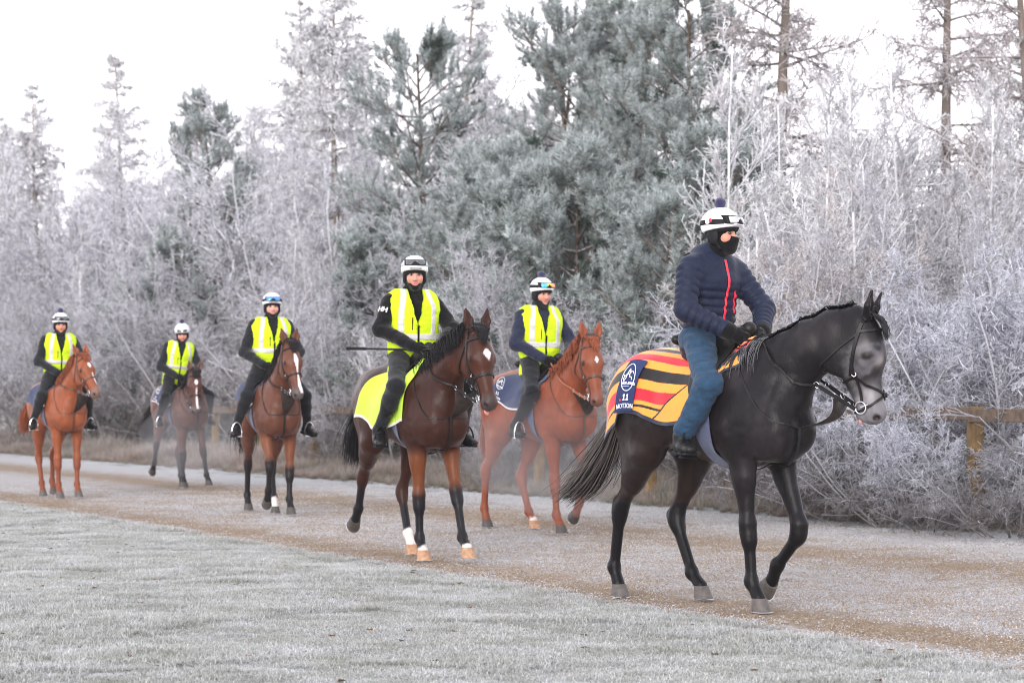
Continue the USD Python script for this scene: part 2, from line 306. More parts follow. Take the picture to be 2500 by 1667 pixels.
# ---------------------------------------------------------------- horses
def ik(p, q, l1, l2, bend):
    """joint between p and q in the x-z plane; bend +1 puts it forward (+x) of the line"""
    d = q - p; L = min(np.hypot(*d), (l1 + l2) * .999); a = (l1 * l1 - l2 * l2 + L * L) / (2 * L); h = math.sqrt(max(l1 * l1 - a * a, 0)); d = d / np.hypot(*d)
    n = A(-d[1], d[0]) if -d[1] > 0 else A(d[1], -d[0])
    return p + d * a + n * h * bend
class Horse: pass
def make_horse(S):
    H = Horse(); H.S = S; h = S.get('h', .011)
    H.ang = S['theta'] - 90.0; H.loc = A(*S['at'], S.get('z', 0.0))
    c, s_ = math.cos(math.radians(H.ang)), math.sin(math.radians(H.ang)); H.R = np.array([[c, -s_, 0], [s_, c, 0], [0, 0, 1]])
    H.legs = {}; P = []
    # trunk
    xs = [-.84, -.70, -.50, -.28, -.05, .18, .38, .55, .70]
    P.append(loft(xs, [1.46, 1.565, 1.61, 1.575, 1.525, 1.535, 1.575, 1.54, 1.40], [1.16, 1.05, 1.0, .955, .905, .875, .87, .915, 1.0], [.17, .235, .275, .27, .285, .275, .235, .205, .16], k=.06, cap=.09))
    P += [cone((.16, 0, 1.535), (.40, 0, 1.60), .035, .04, .09), cone((.40, 0, 1.60), (.56, 0, 1.555), .04, .03, .1)]              # withers
    for y in (-1, 1):
        P += [ell((.60, y * .115, 1.10), (.14, .10, .17), k=.08), ell((.42, y * .185, 1.22), (.13, .06, .25), rotm((0, 1, 0), -24).T, k=.08),   # shoulder
              ell((-.60, y * .15, 1.27), (.24, .13, .27), k=.1), ell((-.40, y * .17, 1.42), (.12, .09, .10), k=.1)]                            # haunch
    for y in (-1, 1):
        P += [ell((.73, y * .085, 1.10), (.06, .07, .12), k=.05), ell((.36, y * .20, 1.06), (.10, .05, .13), k=.06), ell((-.33, y * .20, 1.12), (.10, .06, .14), k=.07)]
    P.append(ell((.66, 0, 1.03), (.10, .12, .13), k=.08))
    # legs
    for name, y in (('lf', 1), ('rf', -1)):
        L = S['legs'][name]; E = A(.40 + L.get('ex', 0), .96); F = A(*L['f']); K = A(*L['k']) if 'k' in L else ik(E, F, .475, .30, L.get('bend', 1) * 1.0)
        pa = math.radians(L.get('past', 38)); C = F + .115 * A(math.sin(pa), -math.cos(pa)); yy = lambda v, o: A(v[0], y * o + L.get('dy', 0) * (1 - max(v[1], 0) / 1.0), v[1])
        e, k, f, cc = yy(E, .135), yy(K, .125), yy(F, .118), yy(C, .118); side = A(0, 1, 0)
        ax = unit(f - k)
        P += [ecap(e + A(.02, 0, .06), k - unit(k - e) * .05, (.076, .104), (.041, .045), side, .07), ell(e + (k - e) * .22 + A(.02, y * .012, 0), (.055, .045, .12), k=.06),
              ecap(k - unit(k - e) * .045, k + ax * .05, (.046, .046), (.041, .042), side, .05), ell(k + A(-.03, 0, 0), (.028, .03, .035), k=.03),
              ecap(k + ax * .03, f - ax * .03, (.034, .040), (.030, .038), side, .05), ell(f + A(-.008, 0, 0), (.043, .037, .045), k=.035), ecap(f, cc, (.033, .034), (.042, .042), side, .03)]
        H.legs[name] = dict(C=cc, hoof=L.get('hoof', 0), k=k, f=f, e=e, fore=True)
    for name, y in (('lh', 1), ('rh', -1)):
        L = S['legs'][name]; hip = A(-.53, 1.30); fa = math.radians(L.get('fem', 22)); ST = hip + .35 * A(math.sin(fa), -math.cos(fa)); F = A(*L['f'])
        HK = A(*L['k']) if 'k' in L else ik(ST, F, .53, .40, -1.0)
        pa = math.radians(L.get('past', 32)); C = F + .115 * A(math.sin(pa), -math.cos(pa)); yy = lambda v, o: A(v[0], y * o + L.get('dy', 0) * (1 - max(v[1], 0) / 1.0), v[1])
        hp, st, hk, f, cc = yy(hip, .15), yy(ST, .18), yy(HK, .125), yy(F, .115), yy(C, .115); side = A(0, 1, 0); g = unit(hk - st); ax = unit(f - hk)
        back = unit(np.cross(side, ax)); back = back if back[0] < 0 else -back
        P += [ecap(hp, st, (.12, .20), (.095, .125), side, .1), ecap(A(-.72, y * .13, 1.28), st + (hk - st) * .35 + A(-.03, 0, 0), (.10, .12), (.07, .09), side, .09),
              ecap(st + g * .02, st + g * .30, (.078, .11), (.052, .066), side, .07), ecap(st + g * .26, hk, (.05, .062), (.04, .05), side, .05),
              ecap(hk - g * .03, hk + ax * .06, (.043, .055), (.036, .046), side, .035), cone(hk + back * .035 - ax * .045, hk + back * .03, .022, .026, .035),
              cone(st + g * .30 - unit(A(1, 0, 0)) * .055, hk + back * .04 - ax * .035, .02, .016, .03),
              ecap(hk + ax * .04, f - ax * .03, (.035, .044), (.031, .039), side, .05), ell(f + A(-.008, 0, 0), (.042, .038, .045), k=.035), ecap(f, cc, (.033, .034), (.042, .042), side, .03)]
        H.legs[name] = dict(C=cc, hoof=L.get('hoof', 0), k=hk, f=f, e=st, fore=False)
    # neck
    B, Q = A(.47, 0, 1.30), A(*S['poll']); d = unit(Q - B); mid = (B + Q) / 2 + A(0, 0, S.get('arch', .03)) - A(0, (Q[1]) * .12, 0)
    ctr = smoothpath([B, mid, Q], 6); H.neck = []
    hd = [.285, .235, .185, .155, .135, .115]; wd = [.165, .135, .108, .09, .076, .072]
    for i in range(5):
        a, b = ctr[i], ctr[i + 1]; sd = unit(np.cross(A(0, 0, 1), b - a)); P.append(ecap(a, b, (wd[i], hd[i]), (wd[i + 1], hd[i + 1]), sd, .08))
    tt = unit(np.gradient(ctr, axis=0)); sdv = unit(np.cross(A(0, 0, 1), tt)); upv = np.cross(tt, sdv); H.crest = (ctr, sdv, upv, np.array(wd), np.array(hd))
    # head
    ps, th, ro = (math.radians(v) for v in S['head'])
    a = A(math.cos(th) * math.cos(ps), math.cos(th) * math.sin(ps), -math.sin(th)); s = A(-math.sin(ps), math.cos(ps), 0); n = np.cross(a, s)
    s, n = s * math.cos(ro) + n * math.sin(ro), n * math.cos(ro) - s * math.sin(ro)
    H.a, H.s, H.n, H.Q = a, s, n, Q; M = np.array([a, n, s]); H.M = M
    hs = H.hs = S.get('hs', 1.08); hU, hV = H.hU, H.hV = S.get('hu', .96), S.get('hv', 1.15); hp = lambda u, v, w=0.0: Q + a * u * hs * hU + n * v * hs * hV + s * w * hs; H.hp = hp
    sc = lambda r: tuple(np.array(r) * hs); ell_, ecap_ = (lambda c, r, R=None, k=.03, op=1: ell(c, np.array(sc(r)) * (np.array([hU, hV, 1]) if R is M else 1), R, k, op)), (lambda p, q, wa, wb, sd, k=.03: ecap(p, q, sc(wa), sc(wb), sd, k))
    P += [ell_(hp(.10, .0), (.15, .09, .088), M, .05), ell_(hp(.20, .012), (.11, .075, .088), M, .05), ecap_(hp(.18, .0), hp(.50, -.01), (.076, .082), (.046, .05), s, .05),
          ell_(hp(.545, -.022), (.068, .06, .052), M, .04), ecap_(hp(.17, -.115), hp(.50, -.068), (.045, .05), (.026, .022), s, .05), ell_(hp(.545, -.078), (.035, .024, .030), M, .025)]
    for w in (-1, 1):
        P += [ell_(hp(.175, -.095, w * .045), (.125, .10, .038), M, .045), ell_(hp(.205, .022, w * .074), (.036, .03, .026), M, .03), ecap_(hp(.24, -.005, w * .07), hp(.37, -.01, w * .052), (.014, .013), (.01, .01), s, .03),
              ell_(hp(.565, -.012, w * .037), (.034, .034, .02), M, .02)]
        P.append(ell_(hp(.578, -.002, w * .052), (.021, .014, .016), M, .012, -1))
        eo = S.get('ears', (.55, .22)); ed = unit(-a * 1.0 + n * eo[0] * .6 + s * w * eo[1]); eb = hp(-.02, .05, w * .058); es = unit(s * 1.0 + a * .0 - ed * (ed @ s)); ef = np.cross(ed, es); ef = ef if ef @ n > 0 else -ef
        P += [ecap_(eb, eb + ed * .075, (.03, .026), (.042, .02), es, .02), ecap_(eb + ed * .075, eb + ed * .165, (.042, .018), (.007, .007), es, .015)]
        P.append(ell_(eb + ed * .085 + ef * .02, (.075, .022, .015), np.array([ed, es, ef]), .008, -1))
    P.append(ecap_(hp(.49, -.052, -.05), hp(.56, -.058, -.05), (.004, .006), (.004, .006), n, .008)[:4] + (-1,)); P.append(ecap_(hp(.49, -.052, .05), hp(.56, -.058, .05), (.004, .006), (.004, .006), n, .008)[:4] + (-1,))
    H.prims = P; H.F = Field(P, h); V, F = H.F.mesh(); V = H.F.snap(V, 0, 2); V = V + H.F.grad(V) * (((meshkit.fbm(V * A(5, 7, 4.5), 2, 3) - .5) * .026 + (meshkit.fbm(V * 16, 2, 8) - .5) * .006) * smooth01(V[:, 2], .5, .95) * smooth01(np.linalg.norm(V - H.hp(.3, 0), axis=1), .25, .5))[:, None]
    H.root = thing('horse', S['label'], 'horse', H.loc, H.ang, S.get('group'))
    obj('body', (V, F), 'coat', H.root, True, cd=coat_colour(V, H))
    # eyes
    for w in (-1, 1):
        e = trimesh.creation.icosphere(2, .0225); e.apply_translation(hp(.207, .020, w * .0835)); obj('eye', e, 'eye_dark', H.root, True)
    # hooves with steel shoes
    for name in ('lf', 'rf', 'lh', 'rh'):
        L = H.legs[name]; p = math.radians(L['hoof']); fw, dn = A(math.cos(p), 0, -math.sin(p)), A(-math.sin(p), 0, -math.cos(p)); C = L['C']; ring = []; sd = A(0, 1, 0); g = np.arange(20) * 2 * np.pi / 20
        for t, r0, r1 in ((-.012, .040, .040), (0, .046, .047), (.3, .050, .053), (.98, .060, .064), (1, .058, .062)):
            ring.append(C + dn * .078 * t + fw * (.024 * t + .004) + (np.cos(g) * r1)[:, None] * fw + (np.sin(g) * r0)[:, None] * sd)
        v = np.vstack(ring + [[C + dn * .076 + fw * .028], [C - dn * .01]]); i, j = np.meshgrid(np.arange(4), np.arange(20), indexing='ij'); j2 = (j + 1) % 20
        q = np.stack([i * 20 + j, (i + 1) * 20 + j, (i + 1) * 20 + j2, i * 20 + j2], -1).reshape(-1, 4); jj = np.arange(20)
        f = np.vstack([q[:, [0, 1, 2]], q[:, [0, 2, 3]], np.stack([80 + jj, np.full(20, 100), 80 + (jj + 1) % 20], 1), np.stack([jj, (jj + 1) % 20, np.full(20, 101)], 1)])
        hf = obj('hoof', (v, f), S.get('hoofs', {}).get(name, 'dark_hoof'), H.root, 40)
        gs = np.radians(np.linspace(-125, 125, 18)); sp = C + dn * .0805 + fw * .028 + (np.cos(gs) * .058)[:, None] * fw + (np.sin(gs) * .054)[:, None] * sd
        obj('shoe', strap(sp, np.repeat([dn], 18, 0), .022, .004), 'steel', hf)
    rng = np.random.default_rng(S.get('seed', 1))
    make_mane(H, rng); make_tail(H, rng)
    return H
def smooth01(x, a, b): t = np.clip((x - a) / (b - a), 0, 1); return t * t * (3 - 2 * t)
def coat_colour(V, H):
    S = H.S; n = len(V); base, dark = np.array(S['coat']), np.array(S['points']); nz = meshkit.fbm(V * 5, 3, S.get('seed', 1)); nf = meshkit.fbm(V * 22, 3, 7)
    c = np.repeat(base[None], n, 0) * (.75 + .5 * nz)[:, None]
    if 'flank' in S:                                        # browner flank and belly on the black horse
        w = smooth01(V[:, 2], 1.35, .95) * smooth01(V[:, 0], .55, .1) * (V[:, 2] > .62); c += (np.array(S['flank']) - base) * (w * (.4 + .8 * nz))[:, None]
        pk = smooth01(meshkit.fbm(V * A(6, 6, 4), 4, 31), .52, .72) * (V[:, 2] > .75); c += (np.array([.022, .018, .020]) - c) * (pk * .7)[:, None]
    lx = V[:, 2] + (nf - .5) * .12
    for k, L in H.legs.items():
        m = np.linalg.norm(V - (L['k'] + L['f']) / 2, axis=1) < .62; side = np.sign(V[:, 1]) == np.sign(L['C'][1])
        top = L['k'][2] + (S.get('fore_black', .06) if L['fore'] else S.get('hind_black', .0)); w = smooth01(lx, top + .10, top - .08) * m * side * S.get('black_legs', 1.0)
        c += (dark - c) * w[:, None]
    if 'forearm' in S:
        for k, L in H.legs.items():
            if L['fore']:
                ax = L['k'] - L['e']; t = (V - L['e']) @ ax / (ax @ ax); dd = np.linalg.norm(V - (L['e'] + np.clip(t, 0, 1)[:, None] * ax), axis=1); w = smooth01(t, .05, .35) * smooth01(t, 1.0, .75) * (dd < .13) * smooth01(V[:, 2], .98, .85); c += (np.array(S['forearm']) - c) * (w * .8)[:, None]
    for k, hgt in S.get('socks', {}).items():
        L = H.legs[k]; ax = unit(L['C'] - L['f']); d = (V - L['C']) @ ax; near = np.linalg.norm(V - L['C'], axis=1) < hgt + .1; w = smooth01(-d + (nf - .5) * .08, hgt + .02, hgt - .015) * near
        c += (np.array([.62, .56, .52]) - c) * w[:, None]
    q = (V - H.Q) / H.hs; u, v, w = q @ H.a / H.hU, q @ H.n / H.hV, q @ H.s; head = (u > -.06) & (u < .68) & (np.abs(v) < .24) & (np.abs(w) < .16)
    fn = meshkit.fbm(np.stack([u, v, w], 1) * 17, 4, 5)
    if 'face' in S:
        m = head * smooth01(u, .03, .2); c += (np.array(S['face']) - c) * (m * (.35 + .9 * nz))[:, None]
    if S.get('grey_face'):                                  # steel grey face, pale muzzle, dark bridge of the nose
        g = smooth01(fn, .38, .66); pal = np.array([.04, .038, .042]) * (.4 + 2.1 * g)[:, None]
        wt = head * smooth01(u, .09, .17) * smooth01(v, -.15, -.06); c += (pal - c) * (wt * .95)[:, None]
        br = head * smooth01(np.abs(w), .045, .018) * smooth01(u, .13, .2) * smooth01(u, .47, .40) * (v > 0); c += (np.array([.03, .028, .032]) - c) * (br * .85)[:, None]
        pw = head * smooth01(u, .40, .50); c += (np.array([.15, .143, .153]) * (.15 + 1.5 * fn)[:, None] - c) * pw[:, None]
        pk = head * np.exp(-(((u - .25) / .03) ** 2 + ((v - .06) / .05) ** 2 + ((np.abs(w) - .045) / .022) ** 2)); c += (np.array([.25, .225, .22]) - c) * (pk * .8)[:, None]
        pk = head * np.exp(-(((u - .17) / .05) ** 2 + ((v - .0) / .04) ** 2 + ((np.abs(w) - .085) / .02) ** 2)); c += (np.array([.20, .19, .19]) - c) * (pk * .7)[:, None]
        pk = head * np.exp(-(((u - .43) / .06) ** 2 + ((v + .02) / .05) ** 2 + ((np.abs(w) - .05) / .02) ** 2)); c += (np.array([.34, .32, .33]) - c) * (pk * .8)[:, None]
    if 'muzzle' in S: c += (np.array(S['muzzle']) - c) * (head * smooth01(u + (fn - .5) * .06, .47, .545))[:, None]
    for k, (u0, v0, w0) in (('nostril', (.578, -.002, .052)),):
        dd = np.sqrt((u - u0) ** 2 + (v - v0) ** 2 + (np.abs(w) - w0 + .006) ** 2); c += (np.array([.02, .014, .013]) - c) * (head * smooth01(dd, .024, .014))[:, None]
    ed = np.sqrt((u - .207) ** 2 + (v - .02) ** 2 + (np.abs(w) - .083) ** 2); c += (np.array([.012, .009, .008]) - c) * (head * smooth01(ed, .036, .024) * .9)[:, None]
    for (u0, u1, w0, half) in S.get('marks', ()):           # white face markings: along the front of the face
        t = np.clip((u - u0) / (u1 - u0), 0, 1); hw = np.interp(t, np.linspace(0, 1, len(half)), half); wc = np.interp(t, [0, 1], w0)
        inside = head & (v > -.01); e = hw - np.abs(w - wc) + (fn - .5) * .012; e = np.minimum(e, np.minimum(u - u0, u1 - u) + .004)
        c += (np.array([.80, .74, .73]) - c) * (inside * smooth01(e, -.004, .004))[:, None]
    return np.clip(c, .003, .9)
def strands(paths, r0, r1, sides=3):
    return join([tube(p, np.linspace(1, 0, len(p)) ** .6 * (r0 - r1) + r1, sides, False) for p in paths])
def make_mane(H, rng):
    S = H.S; ctr, sd, up, wd, hd = H.crest; side = S.get('mane_side', -1); t = np.linspace(0, 1, len(ctr)); out = []; C = []; LF = []
    ip = lambda arr, q: np.array([np.interp(q, t, arr[:, k]) for k in range(3)]) if arr.ndim == 2 else np.interp(q, t, arr)
    for i in range(S.get('mane_n', 800)):
        q = rng.uniform(S.get('mane_from', .16), 1.0); c, s, u, w, hh = ip(ctr, q), ip(sd, q), ip(up, q), ip(wd, q), ip(hd, q); L = S.get('mane_len', .20) * rng.uniform(.6, 1.15) * (1 - .45 * smooth01(q, .85, 1.0))
        wild = rng.random() < S.get('mane_wild', .12); tang = ip(np.gradient(ctr, axis=0) * 5, q); drift = rng.uniform(-.03, .01) - .05 * L
        pts = []; m = 7; a0 = rng.normal(0, .12); back = unit(-tang); lifts = []; lf = rng.uniform(.003, .014)
        for j in range(m):
            f = j / (m - 1); ang = a0 + f * L / max(hh, .1) * 1.15; lifts.append(lf + .004 * f + (rng.uniform(.008, .03) * math.sin(f * 2.6) if wild else 0))
            pts.append(c + u * hh * math.cos(min(ang, 1.5)) + s * side * w * math.sin(min(ang, 1.5)) - u * max(ang - 1.5, 0) * hh * .8 + back * f * (.02 + drift))
        LF.append(lifts); pts = np.array(pts)
        out.append(np.array(pts)); C.append(rng.uniform(.6, 1.4) * np.array(S['hair']) if rng.random() > S.get('mane_grey', 0) * (1 - q * .8) else np.array([.16, .155, .165]) * rng.uniform(.5, 1.4))
    for i in range(S.get('sheaf', 0)):                      # a long grey lock lying over the near side of the withers
        q = rng.uniform(.02, .34); c, s, u, w, hh = ip(ctr, q), ip(sd, q), ip(up, q), ip(wd, q), ip(hd, q); L = rng.uniform(.14, .26); dr = rng.uniform(.18, .34)
        out.append(np.array([c + u * hh * math.cos(f * L / hh * 1.1) - s * w * math.sin(f * L / hh * 1.1) - unit(ip(np.gradient(ctr, axis=0), q)) * dr * f ** 1.2 * L * 2 for f in np.linspace(0, 1, 7)])); LF.append(list(.006 + .012 * np.sin(np.linspace(0, 2.6, 7)) * rng.uniform(.3, 1.6)))
        C.append(np.array([.10, .10, .108]) * rng.uniform(.2, 1.5))
    sn = H.F.snap(np.array(out), np.array(LF), 5); out = list(sn)
    for i in range(S.get('forelock', 70)):                  # between the ears, falling over the brow
        w = rng.normal(0, .025); L = rng.uniform(.07, .17); pts = [H.hp(-.03 + L * f * 1.0, .075 + .035 * math.sin(f * 2.2) - .0 * f, w + rng.normal(0, .012) * f) for f in np.linspace(0, 1, 7)]; out.append(np.array(pts)); C.append(np.array(S['hair']) * rng.uniform(.6, 1.3))
    obj('mane', strands(out, .0055, .0014), 'hair', H.root, True, cd=np.vstack([np.repeat(np.clip(c, 0, 1)[None], 21, 0) for c in C]))
def make_tail(H, rng):
    S = H.S; T = S.get('tail', {}); d0 = A(-.90, 0, 1.43); ctrl = np.array(T.get('path', [(-.90, 0, 1.42), (-1.0, 0, 1.30), (-1.03, 0, 1.0), (-1.0, 0, .62)])); out = []; C = []
    base = smoothpath(ctrl, 12); n = T.get('n', 520); wd = T.get('width', .055); fan = T.get('fan', .0)
    for i in range(n):
        o = rng.normal(0, 1, 3) * A(.6, 1, .5) * wd; start = rng.uniform(0, .35) ** 1.3; end = rng.uniform(.75, 1.0); q = np.linspace(start * .8, end, 9)
        p = np.stack([np.interp(q, np.linspace(0, 1, 12), base[:, k]) for k in range(3)], 1)
        spread = np.sin(np.clip(q * 2.0, 0, np.pi / 2)) * (.45 + .55 * q) * (1 + fan * q) * (1 - .35 * q ** 3)
        p += o[None] * spread[:, None] + np.cumsum(rng.normal(0, .006, (9, 3)), 0) * q[:, None]
        out.append(p); g = rng.random() < T.get('grey', 0); C.append(np.array(T.get('tip', S['hair'])) * rng.uniform(.5, 1.4) if g else np.array(S['hair']) * rng.uniform(.5, 1.4))
    dock = tube(base[:6], np.linspace(.05, .03, 6), 8)
    v, f = strands(out, .0036, .0010); v2, f2 = join([(v, f), dock]); cd = np.vstack([np.repeat(np.clip(c, 0, 1)[None], 27, 0) for c in C] + [np.repeat([np.array(S['hair'])], len(dock[0]), 0)])
    obj('tail', (v2, f2), 'hair', H.root, True, cd=cd)
# ---------------------------------------------------------------- ground, track, grass
E0, TA = A(2.41, 10.88, 0), math.degrees(math.atan2(.903, -.43))          # near edge of the track; the track's local x runs away along it, local -y towards the wood
ta = A(-.43, .903, 0); tp = A(.903, .43, 0)
def on(a, w, z=0.0): return E0 + ta * a + tp * w + A(0, 0, z)             # a along the track (away), w across it (towards the wood)
def spread_grid(a, w): return np.meshgrid(np.asarray(a, float), np.asarray(w, float), indexing='ij')
rough = lambda X, Y: (meshkit.fbm(np.stack([X * 1.3, Y * 1.3, 0 * X], -1), 3, 2) - .5) * .03 + (meshkit.fbm(np.stack([X * .25, Y * .25, 0 * X + 3], -1), 2, 4) - .5) * .06
def gmesh(av, wv, zf):
    Aa, W = spread_grid(av, wv); P = E0 + Aa[..., None] * ta + W[..., None] * tp; P[..., 2] = zf(Aa, W, P); n, m = Aa.shape; i, j = np.meshgrid(np.arange(n - 1), np.arange(m - 1), indexing='ij'); k = i * m + j
    q = np.stack([k, k + 1, k + m + 1, k + m], -1).reshape(-1, 4); v = P.reshape(-1, 3); n0 = np.cross(v[q[0, 1]] - v[q[0, 0]], v[q[0, 3]] - v[q[0, 0]]); return v, (q if n0[2] > 0 else q[:, ::-1])
def lawn_z(Aa, W, P): return np.where(W < 0, rough(P[..., 0], P[..., 1]) * smooth01(-W, 0, 1.2) + .012, -.07) * (W < .25) + np.where(W >= 6.3, rough(P[..., 0], P[..., 1]) * smooth01(W, 6.6, 8) + .02 * smooth01(W, 6.6, 7.5), 0) - .07 * ((W >= .25) & (W < 6.5))
fr = lambda lo, hi, a='tc.object': None
mat_('frozen_ground', {'g': ('geometry', {}), 'n': ('noise_texture', {'scale': .9, 'detail': 5.0, 'roughness': .62}), 'n2': ('noise_texture', {'scale': 38.0, 'detail': 4.0, 'roughness': .7}),
     'r': ('rgb_ramp', {'ramp': [(.32, (.16, .165, .14)), (.5, (.34, .345, .335)), (.68, (.56, .57, .58))]}), 'r2': ('rgb_ramp', {'ramp': [(.3, (.45, .45, .42)), (.62, (1.15, 1.15, 1.2))]}), 'm': ('mix_color', {'blend_type': 'multiply', 'fac': 1.0, 'use_clamp': False}),
     'b': ('bump', {'strength': .6, 'distance': .03}), 'p': ('principled_bsdf', {'roughness': .95, 'specular_ior_level': .15})},
     [('g.position', 'n.vector'), ('g.position', 'n2.vector'), ('n.fac', 'r.fac'), ('n2.fac', 'r2.fac'), ('r.color', 'm.a'), ('r2.color', 'm.b'), ('m.result', 'p.base_color'), ('n2.fac', 'b.height'), ('b.normal', 'p.normal')], 'p.BSDF')
mat_('wood_floor', {'g': ('geometry', {}), 'n': ('noise_texture', {'scale': 5.0, 'detail': 6.0, 'roughness': .7}), 'r': ('rgb_ramp', {'ramp': [(.3, (.045, .036, .028)), (.5, (.10, .078, .062)), (.7, (.22, .20, .19))]}),
     'b': ('bump', {'strength': .8, 'distance': .06}), 'p': ('principled_bsdf', {'roughness': .95, 'specular_ior_level': .1})}, [('g.position', 'n.vector'), ('n.fac', 'r.fac'), ('r.color', 'p.base_color'), ('n.fac', 'b.height'), ('b.normal', 'p.normal')], 'p.BSDF')
# across the track: bare brown sand along the near edge, frosted chips, a trodden brown line, frosted ridges at the far edge
mat_('track_surface', {'tc': ('texture_coordinate', {}), 's': ('separate_xyz', {}), 'w': ('map_range', {'from_min': 0.0, 'from_max': 7.0}),
     'nw': ('noise_texture', {'scale': .55, 'detail': 4.0, 'roughness': .6}), 'mp': ('mapping', {'scale': (.22, 1.0, 1.0)}), 'wn': ('math', {'math_type': 'multiply_add', 'value2': .22, 'value3': -.11}), 'wa': ('math', {'math_type': 'add'}),
     'fr': ('rgb_ramp', {'ramp': [(0, (.62,) * 3), (.025, (.40,) * 3), (.045, (.0,) * 3), (.10, (.04,) * 3), (.15, (.28,) * 3), (.36, (.32,) * 3), (.48, (.20,) * 3), (.54, (.02,) * 3), (.60, (.03,) * 3), (.68, (.22,) * 3), (.78, (.42,) * 3), (1, (.60,) * 3)]}),
     'n': ('noise_texture', {'scale': 26.0, 'detail': 6.0, 'roughness': .78}), 'nf': ('noise_texture', {'scale': 130.0, 'detail': 3.0, 'roughness': .7}), 'mpr': ('mapping', {'scale': (1.0, .33, 1.0), 'rotation': (0, 0, .5)}), 'nr': ('noise_texture', {'scale': 9.0, 'detail': 4.0, 'roughness': .6}),
     'a1': ('math', {'math_type': 'multiply_add', 'value2': .9}), 'a2': ('math', {'math_type': 'multiply_add', 'value2': 1.1}), 'a3': ('math', {'math_type': 'multiply_add', 'value2': .7}), 'th': ('map_range', {'from_min': 1.40, 'from_max': 1.72, 'clamp': True}),
     'dirt': ('rgb_ramp', {'ramp': [(.3, (.165, .115, .075)), (.5, (.225, .16, .105)), (.7, (.285, .215, .15))]}), 'frost': ('rgb_ramp', {'ramp': [(.3, (.31, .30, .30)), (.7, (.46, .45, .457))]}), 'mix': ('mix_color', {}),
     'bh': ('math', {'math_type': 'add'}), 'b': ('bump', {'strength': .8, 'distance': .02}), 'p': ('principled_bsdf', {'roughness': .9, 'specular_ior_level': .2})},
     [('tc.object', 's.vector'), ('tc.object', 'mp.vector'), ('mp.vector', 'nw.vector'), ('nw.fac', 'wn.value1'), ('s.y', 'w.value'), ('w.result', 'wa.value1'), ('wn.value', 'wa.value2'), ('wa.value', 'fr.fac'), ('tc.object', 'n.vector'), ('tc.object', 'nf.vector'),
      ('tc.object', 'mpr.vector'), ('mpr.vector', 'nr.vector'), ('n.fac', 'a1.value1'), ('fr.color', 'a1.value3'), ('nf.fac', 'a2.value1'), ('a1.value', 'a2.value3'), ('nr.fac', 'a3.value1'), ('a2.value', 'a3.value3'), ('a3.value', 'th.value'),
      ('n.fac', 'dirt.fac'), ('nf.fac', 'frost.fac'), ('th.result', 'mix.fac'), ('dirt.color', 'mix.a'), ('frost.color', 'mix.b'), ('mix.result', 'p.base_color'), ('n.fac', 'bh.value1'), ('nf.fac', 'bh.value2'), ('bh.value', 'b.height'), ('b.normal', 'p.normal')], 'p.BSDF')
nearw, fara = np.r_[-60, -30, -16, np.arange(-9, .3, .22)], np.r_[-40, -20, np.arange(-6, 24, .3), np.arange(24, 60, 1.2), 70, 100, 200, 600]
tag(obj('ground', gmesh(fara, np.r_[-600, -150, nearw, .3, 6.2, 6.5, np.arange(6.7, 7.4, .1)], lawn_z), 'frozen_ground', None, True), kind='structure')
tag(obj('wood_floor', gmesh(np.r_[-60, np.arange(-10, 60, 1.0), 80, 120, 240, 600], np.r_[6.9, 7.1, 7.4, 8, 9, 10, 12, 15, 20, 30, 60, 120, 300, 600], lambda a, w, P: rough(P[..., 0], P[..., 1]) * 1.5 * smooth01(w, 7.4, 9) + .03 * smooth01(w, 6.8, 7.6) - .03), 'wood_floor', None, True), kind='structure')
def track_mesh():
    av, wv = np.r_[-20, -8, np.arange(-4, 22, .07), np.arange(22, 50, .2), np.arange(50, 90, 1.0), 120, 200, 400], np.r_[-.35, -.15, np.arange(0, 6.9, .07), 7.0, 7.2]
    Aa, W = spread_grid(av, wv); q = np.stack([Aa * 2.2, W * 4.5, 0 * W], -1); z = (meshkit.fbm(q, 3, 9) - .5) * .035
    rid = np.sin((Aa * .8 + W * 1.6) * 9 + 4 * meshkit.noise(np.stack([Aa * .9, W * .9, 0 * W], -1))) * .016 * smooth01(W, 4.3, 5.6) * (meshkit.noise(np.stack([Aa * 2, W * 2, 0 * W + 5], -1)))
    z = (z + rid) * smooth01(W, -.1, .25) * smooth01(7.15, 0, 1) - .055 * smooth01(-W, .0, .3) - .06 * smooth01(W, 6.85, 7.2) - .004
    n, m = Aa.shape; i, j = np.meshgrid(np.arange(n - 1), np.arange(m - 1), indexing='ij'); k = i * m + j; qd = np.stack([k, k + 1, k + m + 1, k + m], -1).reshape(-1, 4)
    return np.stack([Aa, W, z], -1).reshape(-1, 3), qd
class Placed: pass
# the track lives in its own frame: x along, y across (a left-handed pair is avoided by running x towards the camera)
tv, tf = track_mesh(); tv = tv * A(-1, 1, 1); tf = tf[:, ::-1]
g = obj('track', (tv, tf), 'track_surface', None, True); gx = UsdGeom.Xformable(g); gx.AddTranslateOp().Set(Gf.Vec3d(*E0)); gx.AddRotateZOp().Set(math.degrees(math.atan2(-ta[1], -ta[0])))
fnrm = np.cross(tv[tf[0, 1]] - tv[tf[0, 0]], tv[tf[0, 3]] - tv[tf[0, 0]])
tag(g, kind='structure')

